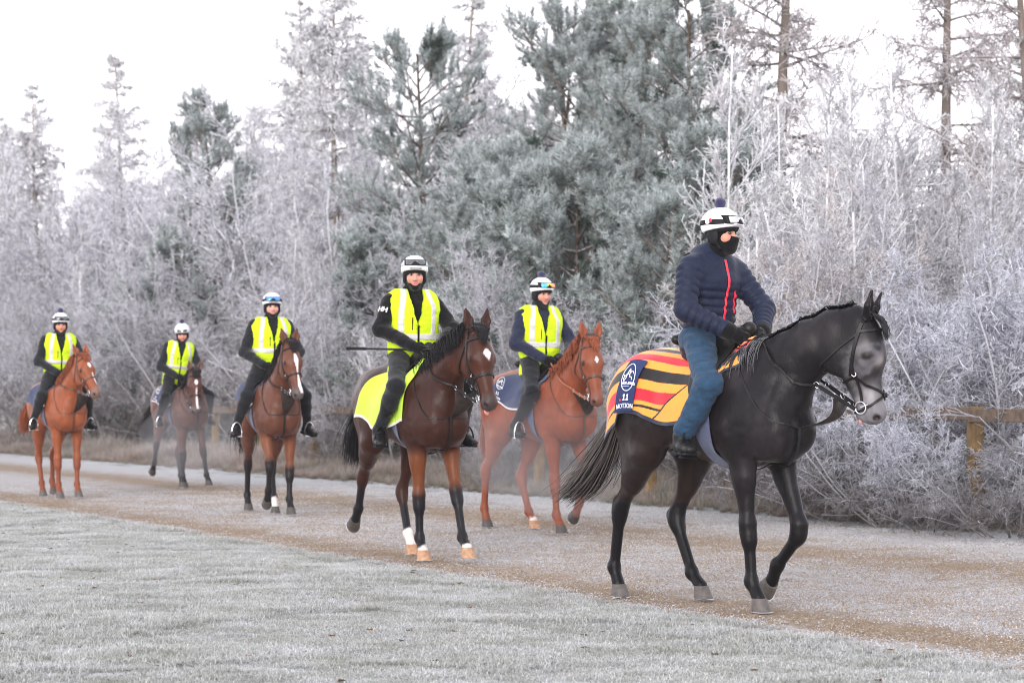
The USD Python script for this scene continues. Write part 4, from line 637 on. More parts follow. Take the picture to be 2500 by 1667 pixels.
PLAN = [ # kind, bearing, distance, scale, yaw, label
 ('larch0', 92, 72, 1.0, 0, 'tall bare frosted larch at the far left with a pale feathery top'), ('larch1', 308, 70, 1.06, 50, 'slim frosted larch between the far left larch and the left pine'), ('larch2', -14, 74, .93, 120, 'frosted larch cut by the left edge of the picture'),
 ('larch2', 655, 64, 1.10, 10, 'frosted larch just right of the left pine'), ('larch0', 790, 56, 1.06, 80, 'tallest white frosted larch, left of the pine with the bare trunk'), ('larch1', 1030, 64, 1.2, 200, 'frosted larch behind the pine with the bare trunk'), ('larch1', 880, 66, 1.05, 20, 'white frosted larch partly behind the tallest white larch'),
 ('larch3', 1790, 41, 1.02, 0, 'larch with a mossy brown trunk right of the big pines'), ('larch3', 2165, 43, 1.0, 130, 'open bare larch near the right side with a thin dark trunk'), ('larch3', 2395, 38, .86, 250, 'dark bare branches of a larch at the right edge'), ('larch1', 1640, 60, 1.02, 300, 'white frosted larch showing above the right big pine'), ('larch0', 1165, 68, .85, 30, 'pale frosted larch behind the gap between the pines'), ('larch2', 480, 74, .98, 200, 'pale larch behind the left pine'), ('larch0', 2010, 58, .72, 10, 'white frosted larch far behind the saplings'),('larch2', 1450, 62, 1.1, 160, 'white larch top above the big pine mass'),
 ('larch2', 205, 80, .92, 60, 'hazy frosted larch in the dip between the two far left larches'), ('larch0', 400, 82, .92, 210, 'hazy frosted larch between the slim larch and the left pine'), ('larch2', 35, 84, 1.0, 300, 'hazy frosted larch behind the far left larch'), ('larch0', 575, 78, 1.0, 140, 'hazy frosted larch just behind the right flank of the left pine'),
 ('pine0', 505, 59, 1.02, 0, 'grey green frosted pine on the left above the lilac shrubs'), ('pine1', 985, 51, 1.02, 40, 'pine with a long bare brown trunk left of the big pines'), ('pine2', 1290, 47, 1.02, 90, 'sparse topped pine with an orange trunk at the left of the big pines'), ('pine0', 1420, 43, .97, 200, 'broad dark pine in the middle of the big pines'), ('pine0', 1565, 41, .98, 300, 'tall dense pine at the right of the big pines'),
 ('pine3', 1240, 41, 1.25, 20, 'low bushy pine under the sparse topped pine'), ('pine3', 1395, 38.5, 1.15, 70, 'bushy dark pine behind the head of the chestnut'), ('pine3', 1510, 34, .98, 150, 'small young pine just left of the leading rider'), ('pine3', 1600, 37, 1.3, 230, 'dark low pine behind the leading rider'),
 ('pine2', 2345, 46, .88, 0, 'small pine crown at the right edge among bare branches'), ('pine3', 370, 60, 1.25, 250, 'low dark green pine left of and below the left pine'), ('pine3', 900, 45, 1.1, 10, 'low frosted pine above the shrub behind the dark bay rider'), ('pine3', 2130, 36, .85, 95, 'small pine half hidden behind the right hand shrubs'), ('pine3', 1110, 44, 1.4, 160, 'rounded pine at the left foot of the big pines'),
 ('pine0', 1340, 48, 1.0, 130, 'pine filling the middle of the big pines behind the others'), ('pine0', 1490, 47, 1.05, 20, 'pine standing behind the two tall pines'), ('pine0', 1650, 46, .80, 260, 'pine at the far right of the big pines behind the sapling'), ('pine3', 1320, 37, 1.25, 300, 'dark bushy pine low in the middle of the big pines'),
 ('sapling0', 1705, 33, 1.0, 0, 'tall white sapling rising behind the leading helmet'), ('sapling1', 1775, 31, .8, 60, 'frosted sapling right of the leading rider, shorter'), ('sapling1', 1880, 32, 1.0, 130, 'many stemmed frosted sapling over the black horse neck'), ('sapling0', 1970, 30, .95, 200, 'slender frosted sapling above the black horse ears'), ('sapling1', 2060, 34, 1.1, 250, 'frosted sapling left of the open bare larch'), ('sapling0', 2190, 33, 1.0, 300, 'frosted sapling in front of the open bare larch'), ('sapling1', 2290, 35, 1.0, 20, 'frosted sapling near the right edge'),
 ('sapling1', 330, 60, .95, 40, 'pale upright sapling clump left of the left pine'), ('sapling0', 225, 62, .85, 150, 'pale upright saplings behind the last brown horse'), ('sapling1', 960, 41, .65, 220, 'thin upright frosted shoots behind the dark bay rider'), ('sapling0', 690, 52, .8, 10, 'pale upright saplings right of the blue goggled rider'), ('sapling1', 1280, 36.5, .55, 330, 'short upright frosted shoots above the chestnut rider'),
 ('shrub5', 60, 68, 1.28, 0, 'tall pale frosted thicket rising behind the far left rider'), ('shrub5', 190, 67, 1.38, 80, 'tall pale frosted thicket between the two far left larches'), ('shrub5', 300, 66, 1.28, 160, 'tall pale frosted thicket under the slim larch'), ('shrub5', 430, 66, 1.15, 240, 'tall pale frosted thicket at the left foot of the left pine'), ('shrub5', 590, 60, 1.31, 30, 'tall pale frosted thicket right of the left pine'), ('shrub5', 700, 58, 1.34, 110, 'tall pale frosted thicket under the tallest white larch'), ('shrub5', 830, 53, 1.22, 190, 'tall pale frosted thicket left of the trunk of the bare trunked pine'), ('shrub5', 1150, 52, 1.22, 270, 'tall pale thicket between the bare trunked pine and the big pines'), ('shrub5', 2000, 40, .95, 20, 'tall pale thicket behind the saplings on the right'), ('shrub5', 2240, 41, .9, 140, 'tall pale thicket below the open bare larch'),
 ('shrub1', 745, 44.6, .45, 90, 'low grey brush in front of the fence between bay and dark bay'), ('shrub2', 800, 42.6, .46, 10, 'low grey brush in front of the fence by the whip tip'), ('shrub0', 1130, 34.3, .42, 150, 'low brush in front of the fence between dark bay and chestnut'), ('shrub4', 1960, 24.9, .55, 120, 'low lilac brush before the fence under the black horse muzzle'), ('shrub4', 2050, 23.7, .55, 240, 'lilac brush hanging over the rail left of the mossy post'),
 ('shrub4', 2130, 23.0, .36, 60, 'low lilac twigs just left of the mossy fence post'), ('shrub4', 2320, 21.9, .45, 10, 'low lilac twigs before the rail right of the mossy post'),
 ('shrub0', 20, 63, 1.0, 0, 'lilac frosted shrub at the left edge behind the track'), ('shrub1', 150, 62, .95, 70, 'lilac frosted shrub behind the far left rider'), ('shrub2', 260, 59, 1.05, 140, 'lilac frosted shrub between the two left riders'), ('shrub0', 395, 58, 1.1, 200, 'lilac frosted shrub behind the last brown horse'), ('shrub1', 500, 57, 1.12, 20, 'tall lilac frosted shrub behind the end post of the fence'), ('shrub2', 610, 54.5, .98, 90, 'grey shrub behind the blue goggled rider'), ('shrub0', 725, 48.5, .95, 160, 'frosted shrub between the bay and the dark bay'),
 ('shrub1', 850, 45.5, 1.08, 230, 'pale thorny shrub left of the dark bay rider'), ('shrub2', 960, 43, .92, 300, 'frosted shrub behind the dark bay rider'), ('shrub0', 1085, 40, .85, 30, 'frosted shrub between the dark bay and chestnut riders'), ('shrub1', 1200, 37.5, .85, 110, 'thorny white shrub behind the chestnut rider'), ('shrub2', 1330, 35.5, .78, 180, 'thorny shrub arching right of the chestnut rider'), ('shrub0', 1440, 33.5, .62, 250, 'low grey shrub behind the chestnut horse head'), ('shrub1', 1640, 30.5, .62, 310, 'low shrub behind the leading rider'),
 ('shrub3', 1760, 29, .75, 20, 'tan and white shrub behind the black horse mane'), ('shrub3', 1880, 28, .80, 90, 'tan and white shrub above the black horse head'), ('shrub0', 1985, 27, .74, 150, 'pale shrub behind the muzzle of the black horse'), ('shrub4', 2090, 25.8, .95, 10, 'arching lilac shrub hanging over the fence rail'), ('shrub4', 2230, 26.0, 1.02, 100, 'large arching lilac shrub around the mossy fence post'), ('shrub4', 2390, 23.8, 1.0, 200, 'arching lilac shrub at the right edge'), ('shrub2', 2230, 29, .95, 60, 'pale tall shrub behind the arching lilac shrubs'), ('shrub1', 2080, 30, .9, 170, 'pale tall shrub behind the fence near the right'),
]
MAKE = {'larch0': lambda: larch(1), 'larch1': lambda: larch(2, wide=2.5, n1=115), 'larch2': lambda: larch(3, wide=3.2, n1=130), 'larch3': lambda: larch(4, 13.5, 80, 3.0, 1.5, FR * A(.82, .78, .76), 1.15, .010),
        'pine0': lambda: pine(11), 'pine1': lambda: pine(12, 9.3, 46, .34, 2.0, 1.05, round_=.35), 'pine2': lambda: pine(13, 9.6, 30, .45, 1.9, 1.0, round_=.35), 'pine3': lambda: pine(14, 4.2, 44, .05, 1.6, .9, round_=.6),
        'sapling0': lambda: sapling(21), 'sapling1': lambda: sapling(22, 5.6, 6), 'shrub0': lambda: shrub(31, frost=FR * A(.76, .755, .775)), 'shrub1': lambda: shrub(32, 4.4, 10, .7, FR * A(.82, .815, .84)), 'shrub2': lambda: shrub(33, 4.0, 8, .6, FR * A(.69, .68, .69)),
        'shrub3': lambda: shrub(34, 4.2, 10, .5, FR * A(.82, .78, .755), .08, .0058, (8, 8, 7, 3), 0, .45), 'shrub5': lambda: shrub(36, 6.4, 9, .5, FR * A(.95, .95, .97), .07, .0085, (9, 8, 6, 2)),
        'shrub4': lambda: shrub(35, 3.4, 11, .9, FR * A(.80, .815, .86), .02, .0062, (8, 8, 7, 3), .06, .45)}
NAMES = {'larch': ('larch_tree', 'tree'), 'pine': ('pine_tree', 'tree'), 'sapling': ('sapling', 'tree'), 'shrub': ('shrub', 'shrub')}
for kind, x, Z, sc, yaw, lab in PLAN:
    p = at_px(x, Z)
    if kind not in VAR:
        nm, cat = NAMES[kind.rstrip('0123456789')]; VAR[kind] = make_tree(nm, cat, MAKE[kind](), lab, p, yaw, sc)
    else: dup(VAR[kind], p, yaw, lab, sc)
# the wood behind, one mass
rngw = np.random.default_rng(77); pos, idx, szs = [], [], []
for j in range(320):
    Z = rngw.uniform(56, 115); x = (rngw.uniform(-.27, .27) if j < 230 else rngw.uniform(-.55, -.26)) * Z; far_w = (A(x, Z, 0) - E0) @ tp
    if far_w < 20: continue
    if x / Z > .035 and rngw.random() < .6: continue
    pos.append((x, Z, 0)); szs.append(rngw.uniform(.7, .95) if x / Z < .035 else rngw.uniform(.42, .6)); idx.append(rngw.integers(0, 5))
pi = UsdGeom.PointInstancer.Define(stage, '/World/wood'); tr_ = []
for k in ('larch0', 'larch1', 'larch2', 'pine0', 'pine3'):
    q = UsdGeom.Xform.Define(stage, f'/World/wood/tree_{len(tr_) + 1:03d}'); q.GetPrim().GetReferences().AddInternalReference(VAR[k].GetPath()); q.ClearXformOpOrder(); q.GetPrim().ClearCustomData(); tr_.append(q.GetPath())
pi.CreatePrototypesRel().SetTargets(tr_); pi.CreateProtoIndicesAttr(Vt.IntArray.FromNumpy(np.array(idx, np.int32))); pi.CreatePositionsAttr(Vt.Vec3fArray.FromNumpy(np.array(pos, np.float32)))
an = rngw.random(len(pos)) * 3.14; pi.CreateOrientationsAttr(Vt.QuathArray([Gf.Quath(float(math.cos(a)), 0, 0, float(math.sin(a))) for a in an])); pi.CreateScalesAttr(Vt.Vec3fArray.FromNumpy(np.repeat(np.array(szs)[:, None], 3, 1).astype(np.float32)))
tag(pi.GetPrim(), 'frosted wood closing off the view behind the nearer trees', None, None, 'stuff')
# the thin mist of a freezing morning
mat_('mist', {'v': ('principled_volume', {'color': (.97, .96, .99), 'density': .0004, 'anisotropy': .15})}, [], volume='v.Volume')
mb = trimesh.creation.box((260, 200, 22)); mb.apply_translation((0, 88, 9.5)); tag(obj('haze', tm(mb), 'mist'), 'thin freezing morning mist', None, None, 'stuff')
# post and rail fence
plain('fence_wood', (.10, .07, .05), .85, .4, 14, .5, 60)
plain('fence_post_wood', (.155, .095, .038), .85, .45, 9, .6, 50)
fA, fB = at_px(495, 51.4), at_px(2240, 22.9); fB = fB + (fB - fA) / 8; nf = 9; fence = thing('fence', 'brown wooden post and rail fence running along the far side of the track', 'fence', fA); fd_ = unit(fB - fA); fa = math.atan2(fd_[1], fd_[0]); RF = rotm((0, 0, 1), math.degrees(fa)); rngf = np.random.default_rng(5)
for k in range(nf + 1):
    p = fA + (fB - fA) * k / nf; obj('post', rbox(p - fA + A(0, 0, .56), (.13, .13, 1.36), .012, RF @ rotm((0, 1, 0), rngf.normal(0, .8))), 'fence_post_wood', fence, 30)
    if k < nf:
        q = (p + fA + (fB - fA) * (k + 1) / nf) / 2; Ls = np.linalg.norm(fB - fA) / nf; obj('rail', rbox(q - fA + A(0, 0, 1.16) - tp * .085, (Ls - .012, .04, .13), .008, RF @ rotm((0, 1, 0), rngf.normal(0, .25))), 'fence_wood', fence, 30)
# stump posts and dry grass at the foot of the hedge
rngd = np.random.default_rng(9)
dry = [((.10, .07, .05), (.28, .225, .20), (.58, .54, .53)), ((.07, .05, .035), (.24, .18, .15), (.52, .46, .445)), ((.06, .06, .035), (.24, .215, .175), (.54, .52, .50))]
protos = [(lambda q: (q[0], 'frost_grass', q[1]))(blades(rngd, 60, .16, .15, .52, .006, .45, c, .4)) for c in dry for _ in (0, 1)]
n = 9000; a, w = rngd.uniform(2, 60, n), 6.95 + 3.6 * rngd.random(n) ** 1.2; p = E0 + a[:, None] * ta + w[:, None] * tp; p[:, 2] = 0; k = np.abs(p[:, 0] / p[:, 1]) < .25; p, w = p[k], w[k]; n = len(p)
sc = np.clip((.25 + .6 * (w - 6.9) / 1.3), .22, .9) * rngd.uniform(.6, 1.25, n) * (.5 + .9 * meshkit.noise(p * .8)); instancer('dry_grass', protos, p, rngd.random(n) * 6.28, np.repeat(sc[:, None], 3, 1), np.where(meshkit.noise(p * .5 + 3) > .5, rngd.integers(0, 4, n), rngd.integers(2, 6, n)), 'dry brown grass and weeds under the hedge beside the track')
STAND = dict(lf=dict(f=(.44, .185)), rf=dict(f=(.44, .185)), lh=dict(f=(-.74, .19)), rh=dict(f=(-.74, .19)))
HERD = [
 dict(at=(1.28, 14.45), theta=33, h=.0095, seed=3, label='black horse with a grey mottled face and striped rug, leading at the front', group=None,
      coat=(.0085, .0072, .0085), points=(.005, .0045, .005), flank=(.020, .012, .0105), hair=(.008, .0075, .009), grey_face=True, black_legs=.8, fore_black=.0, hind_black=.05,
      poll=(1.08, .23, 1.74), arch=.06, head=(32, 78, 0), hu=.92, hv=1.25, ears=(.9, .3), mane_side=1, mane_wild=.35, mane_n=600, mane_len=.2, sheaf=60, forelock=110, tail=dict(path=[(-.88, .0, 1.42), (-.98, -.02, 1.25), (-1.10, -.06, .98), (-1.26, -.12, .74), (-1.42, -.16, .63)], grey=.6, tip=(.11, .095, .088), fan=.7, n=900, width=.055),
      legs=dict(rf=dict(f=(.49, .185), past=36), lf=dict(k=(.67, .49), f=(.45, .275), past=-30, hoof=62), rh=dict(f=(-.94, .19), fem=8, past=24), lh=dict(f=(-.40, .175), fem=30, past=50)), hoofs=dict(rf='grey_hoof', lf='grey_hoof', rh='grey_hoof', lh='grey_hoof')),
 dict(at=(-.81, 19.03), theta=24, seed=5, label='dark bay horse with a white star under the lime sheet, licking its lips',
      coat=(.034, .0125, .0085), forearm=(.15, .048, .018), points=(.010, .009, .011), hair=(.010, .009, .010), face=(.060, .020, .011), muzzle=(.05, .035, .032), marks=[(.17, .245, (.0, .012), (.012, .03, .02, .006))], fore_black=.10, hind_black=-.12,
      poll=(1.08, .09, 1.80), arch=.06, head=(8, 66, 4), tail=dict(path=[(-.9, 0, 1.42), (-1.02, -.04, 1.3), (-1.1, -.10, 1.0), (-1.12, -.13, .72)], width=.07),
      socks=dict(lh=.14, rf=.01, lf=.005), hoofs=dict(rf='pale_hoof', lf='pale_hoof', lh='pale_hoof'),
      legs=dict(rf=dict(f=(.43, .185)), lf=dict(f=(.76, .20), past=52), rh=dict(k=(-.86, .66), f=(-1.0, .36), past=-40, hoof=62, fem=12), lh=dict(f=(-.42, .175), fem=30, past=42))),
 dict(at=(.29, 22.9), theta=31, seed=7, label='chestnut horse with navy saddle cloth walking between the bay and the black horse',
      coat=(.20, .055, .027), points=(.17, .05, .028), hair=(.26, .075, .035), face=(.20, .06, .03), muzzle=(.17, .07, .05), marks=[(.18, .23, (.0, .0), (.008, .017, .008))], black_legs=.4,
      poll=(1.02, -.10, 1.84), arch=.06, head=(-8, 68, 0), mane_side=-1, mane_wild=.2, tail=dict(), socks=dict(lh=.02), hoofs=dict(lh='pale_hoof'),
      legs=dict(rf=dict(f=(.47, .185)), lf=dict(k=(.62, .58), f=(.52, .30), past=-35, hoof=60), rh=dict(f=(-.92, .20), fem=8, past=20), lh=dict(f=(-.42, .175), fem=30, past=48))),
 dict(at=(-2.78, 26.6), theta=17, seed=9, label='bay horse with a broad white blaze and dark legs, in the middle of the string',
      coat=(.095, .036, .022), forearm=(.17, .06, .03), points=(.014, .012, .013), hair=(.012, .01, .011), face=(.12, .045, .027), muzzle=(.09, .075, .07), marks=[(.14, .27, (-.002, .004), (.008, .024, .014)), (.26, .56, (.004, .016), (.009, .007, .008, .014, .02, .014))], fore_black=.13, hind_black=.05,
      poll=(1.06, -.01, 1.90), arch=.05, head=(16, 64, 3), tail=dict(path=[(-.9, 0, 1.42), (-1.02, -.02, 1.3), (-1.06, -.07, 1.0), (-1.04, -.10, .66)], width=.08),
      socks=dict(lh=.10), legs=dict(rf=dict(k=(.60, .58), f=(.48, .29), past=-30, hoof=58), lf=dict(f=(.50, .19), past=42), rh=dict(f=(-.85, .19)), lh=dict(f=(-.38, .175), fem=30))),
 dict(at=(-6.18, 31.5), theta=25, seed=11, label='bright chestnut horse with a white star and snip, far left of the string',
      coat=(.225, .064, .027), points=(.13, .04, .024), hair=(.24, .065, .027), face=(.22, .066, .03), muzzle=(.16, .10, .08), marks=[(.155, .215, (.0, .0), (.012, .022, .010)), (.29, .45, (.012, .03), (.004, .010, .010, .005))], black_legs=.45, fore_black=.0,
      poll=(1.03, .03, 1.86), arch=.05, head=(20, 50, 4), tail=dict(path=[(-.9, 0, 1.42), (-1.0, -.1, 1.34), (-1.06, -.2, 1.1), (-1.04, -.22, .85)], width=.06),
      hoofs={k: 'grey_hoof' for k in ('lf', 'rf', 'lh', 'rh')}, legs=dict(rf=dict(f=(.46, .185)), lf=dict(f=(.52, .19), past=42), rh=dict(f=(-.5, .18), fem=28), lh=dict(f=(-.85, .195), fem=10))),
 dict(at=(-5.05, 35.3), theta=26, seed=13, label='brown horse with a star and long thin stripe, last of the string behind the others',
      coat=(.10, .048, .038), points=(.022, .018, .019), hair=(.018, .014, .014), face=(.085, .034, .026), muzzle=(.10, .075, .07), marks=[(.13, .20, (.0, .0), (.012, .026, .012)), (.24, .54, (.0, .014), (.004, .010, .014, .012))], fore_black=.06,
      poll=(1.04, -.15, 1.72), arch=.04, head=(-8, 70, -3), tail=dict(path=[(-.9, 0, 1.42), (-1.02, -.08, 1.3), (-1.1, -.16, 1.0), (-1.1, -.2, .72)], width=.08),
      legs=dict(rf=dict(f=(.42, .19)), lf=dict(f=(.84, .21), past=50), rh=dict(k=(-.88, .66), f=(-1.02, .36), past=-35, hoof=60, fem=12), lh=dict(f=(-.40, .175), fem=30))),
]
HORSES = [make_horse(S) for S in HERD]
# ---------------------------------------------------------------- tack
class Part:
    """a thing placed with a horse: meshes are given in the horse's frame and stored about the thing's own base"""
    def __init__(self, H, name, label, cat, base, group=None):
        self.b = A(*base); self.prim = thing(name, label, cat, H.loc + H.R @ self.b, H.ang, group)
    def add(self, name, mesh, m, smooth=True, cd=None, parent=None, label=None):
        v, f = mesh[0] - self.b, mesh[1]
        return obj(name, (v, f), m, parent or self.prim, smooth, cd=cd, label=label)
def section(H, xs, ang, zc=1.22, off=.012, rmax=.62):
    """outermost points of the horse's trunk around the axis (x, 0, zc); ang in degrees, 90 = up, 0 = the right (-y) side, -90 = belly"""
    xs, a = np.asarray(xs, float), np.radians(np.asarray(ang, float)); r = np.linspace(rmax, .08, 140)
    X = xs[:, None, None] + 0 * a[None, :, None] + 0 * r; Y = -np.cos(a)[None, :, None] * r + 0 * X; Z = zc + np.sin(a)[None, :, None] * r + 0 * X
    Dv = H.F.at(np.stack([X, Y, Z], -1)) - off; ins = Dv < 0; i = np.argmax(ins, -1); i = np.where(ins.any(-1), i, len(r) - 1); i0 = np.maximum(i - 1, 0)
    d1, d0 = np.take_along_axis(Dv, i[..., None], -1)[..., 0], np.take_along_axis(Dv, i0[..., None], -1)[..., 0]
    t = np.clip(d0 / np.where(np.abs(d0 - d1) < 1e-9, 1, d0 - d1), 0, 1); t = np.where(np.abs(d0) > .05, 1, t); rr = r[i0] + (r[i] - r[i0]) * t
    return np.stack([xs[:, None] + 0 * rr, -np.cos(a)[None] * rr, zc + np.sin(a)[None] * rr], -1)
class Drape:
    """cloth lying over the back and hanging straight down from the widest place; at(x, s, off): s = length from the spine, negative on the right side"""
    def __init__(self, H, x0, x1, off=.014, nx=48, flare=.05, smax=.8):
        self.xs = np.linspace(x0, x1, nx); ang = np.linspace(90, -25, 80); self.ss = np.linspace(0, smax, 90); self.side = {}
        for sg in (-1, 1):
            P = section(H, self.xs, ang if sg < 0 else 180 - ang, off=off); y, z = np.abs(P[..., 1]), P[..., 2]; z = np.minimum.accumulate(z, 1)
            y = np.maximum.accumulate(y, 1); k = np.ones(5) / 5
            y = np.apply_along_axis(lambda c: np.convolve(np.pad(c, 2, mode='edge'), k, 'valid'), 0, y); z = np.apply_along_axis(lambda c: np.convolve(np.pad(c, 2, mode='edge'), k, 'valid'), 0, z)
            Y, Z = np.zeros((nx, 90)), np.zeros((nx, 90))
            for i in range(nx):
                yy, zz = np.r_[0, y[i]], np.r_[z[i, 0], z[i]]; m = zz > 1.02; yy, zz = yy[m], zz[m]
                yy, zz = np.r_[yy, yy[-1] + flare * 1.0], np.r_[zz, zz[-1] - 1.0]; s = np.r_[0, np.cumsum(np.hypot(np.diff(yy), np.diff(zz)))]; s += np.arange(len(s)) * 1e-7
                Y[i], Z[i] = np.interp(self.ss, s, yy), np.interp(self.ss, s, zz)
            self.side[sg] = (Y * sg, Z)
    def raw(self, x, s):
        x, s = np.broadcast_arrays(np.asarray(x, float), np.asarray(s, float)); i = (x - self.xs[0]) / (self.xs[-1] - self.xs[0]) * (len(self.xs) - 1); j = np.abs(s) / self.ss[-1] * (len(self.ss) - 1); out = np.zeros(x.shape + (3,)); out[..., 0] = x
        for sg in (-1, 1):
            m = (s < 0) if sg < 0 else (s >= 0); c = np.stack([i[m], j[m]])
            out[m, 1] = map_coordinates(self.side[sg][0], c, order=1, mode='nearest'); out[m, 2] = map_coordinates(self.side[sg][1], c, order=1, mode='nearest')
        return out
    def at(self, x, s, off=0.0):
        p = self.raw(x, s)
        if np.any(off):
            e = .012; n = unit(np.cross(self.raw(x + e, s) - self.raw(np.asarray(x) - e, s), self.raw(x, np.asarray(s) + e) - self.raw(x, np.asarray(s) - e)))
            n = np.where((n[..., 2:] * .6 + np.sign(s)[..., None] * n[..., 1:2]) < 0, -n, n); p = p + n * np.asarray(off)[..., None] if np.ndim(off) else p + n * off
        return p
def cloth(D, x0, x1, hem, nx=90, ns=130, thick=.006, wob=.004, seed=0, warp=None):
    """a rug over both sides: hem(x, side) gives its drop; returns mesh, u (x), v (length from spine over hem)"""
    xs = np.linspace(x0, x1, nx); hr, hl = np.array([hem(x, -1) for x in xs]), np.array([hem(x, 1) for x in xs]); t = np.linspace(-1, 1, ns)
    S = np.where(t[None] < 0, t[None] * hr[:, None], t[None] * hl[:, None]); X = xs[:, None] + 0 * S
    if warp: X = X + warp(X, np.abs(t)[None])
    w = (meshkit.fbm(np.stack([X * 6, S * 3, 0 * S + seed], -1), 2, seed) - .5) * 2 * wob * (1 + 3 * np.abs(t[None]) ** 2)
    P = D.at(X, S, w + .004); v, f = sheet(P, thick)
    c = v[:len(v) // 2].mean(0)
    i = (nx // 2) * ns + ns // 2; q = f[(f == i).any(1)][0]; nrm = np.cross(v[q[1]] - v[q[0]], v[q[2]] - v[q[0]])
    if nrm[2] < 0: v, f = sheet(P, -thick); f = f[:, ::-1]
    return (v, f), np.tile(X.ravel(), 2), np.tile(S.ravel(), 2), np.tile((0 * X + t[None]).ravel(), 2), np.tile(np.where(t[None] < 0, hr[:, None], hl[:, None]).ravel(), 2)
def lettering(D, text, x0, s0, height, off, bold=False, lean=0.0, slope=0.0, depth=.0025):
    """words running towards the head on the horse's right side, standing on the line s0 below the spine"""
    m = meshkit.text_mesh(text, height, depth, bold); v, f = trimesh.remesh.subdivide_to_size(m.vertices, m.faces, height * .7); X, S = x0 + v[:, 0] + v[:, 1] * lean, -(s0 - v[:, 1]) - v[:, 0] * slope
    return D.at(X, np.minimum(S, -.01), off + v[:, 2]), f
def line_on(D, pts, w, off, side=-1, n=40):
    """a printed line on the cloth: pts are (x, s)"""
    q = np.asarray(pts, float); d = np.r_[0, np.cumsum(np.hypot(*np.diff(q, axis=0).T))]; t = np.linspace(0, d[-1], n); x, s = np.interp(t, d, q[:, 0]), side * np.interp(t, d, q[:, 1])
    P = D.at(x, s, off); N = unit(D.at(x, s, off + .01) - P); return strap(P, N, w, .0015)
def logo(Pt, D, x, s, r, off, m, rx=None):
    """round stable emblem: ring, galloping horse and rider in outline, words below"""
    rx = rx or r; g = np.linspace(0, 2 * np.pi, 40); L = lambda pts, w=.006, n=24: line_on(D, [(x + a * rx, s - b * r) for a, b in pts], w * r / .08, off, n=n)
    ms = [L([(math.cos(q), math.sin(q)) for q in g], .005, 60)]
    ms += [L([(-.55, .05), (-.2, .25), (.15, .2), (.4, .42), (.6, .42), (.72, .25)]), L([(-.55, .05), (-.72, -.1), (-.6, -.3)]), L([(-.2, .25), (-.3, -.05), (-.55, -.28)]), L([(.15, .2), (.3, -.02), (.55, .0), (.6, -.2)]), L([(-.2, .28), (-.05, .5), (.2, .48), (.1, .3)]), L([(.0, .5), (.08, .62)]), L([(-.55, .05), (-.8, .2)])]
    Pt.add('emblem', join(ms), m, False)
def snapline(H, pts, off, n=30):
    p = smoothpath(pts, n); q = H.F.snap(p, off, 10); return q, H.F.grad(q)
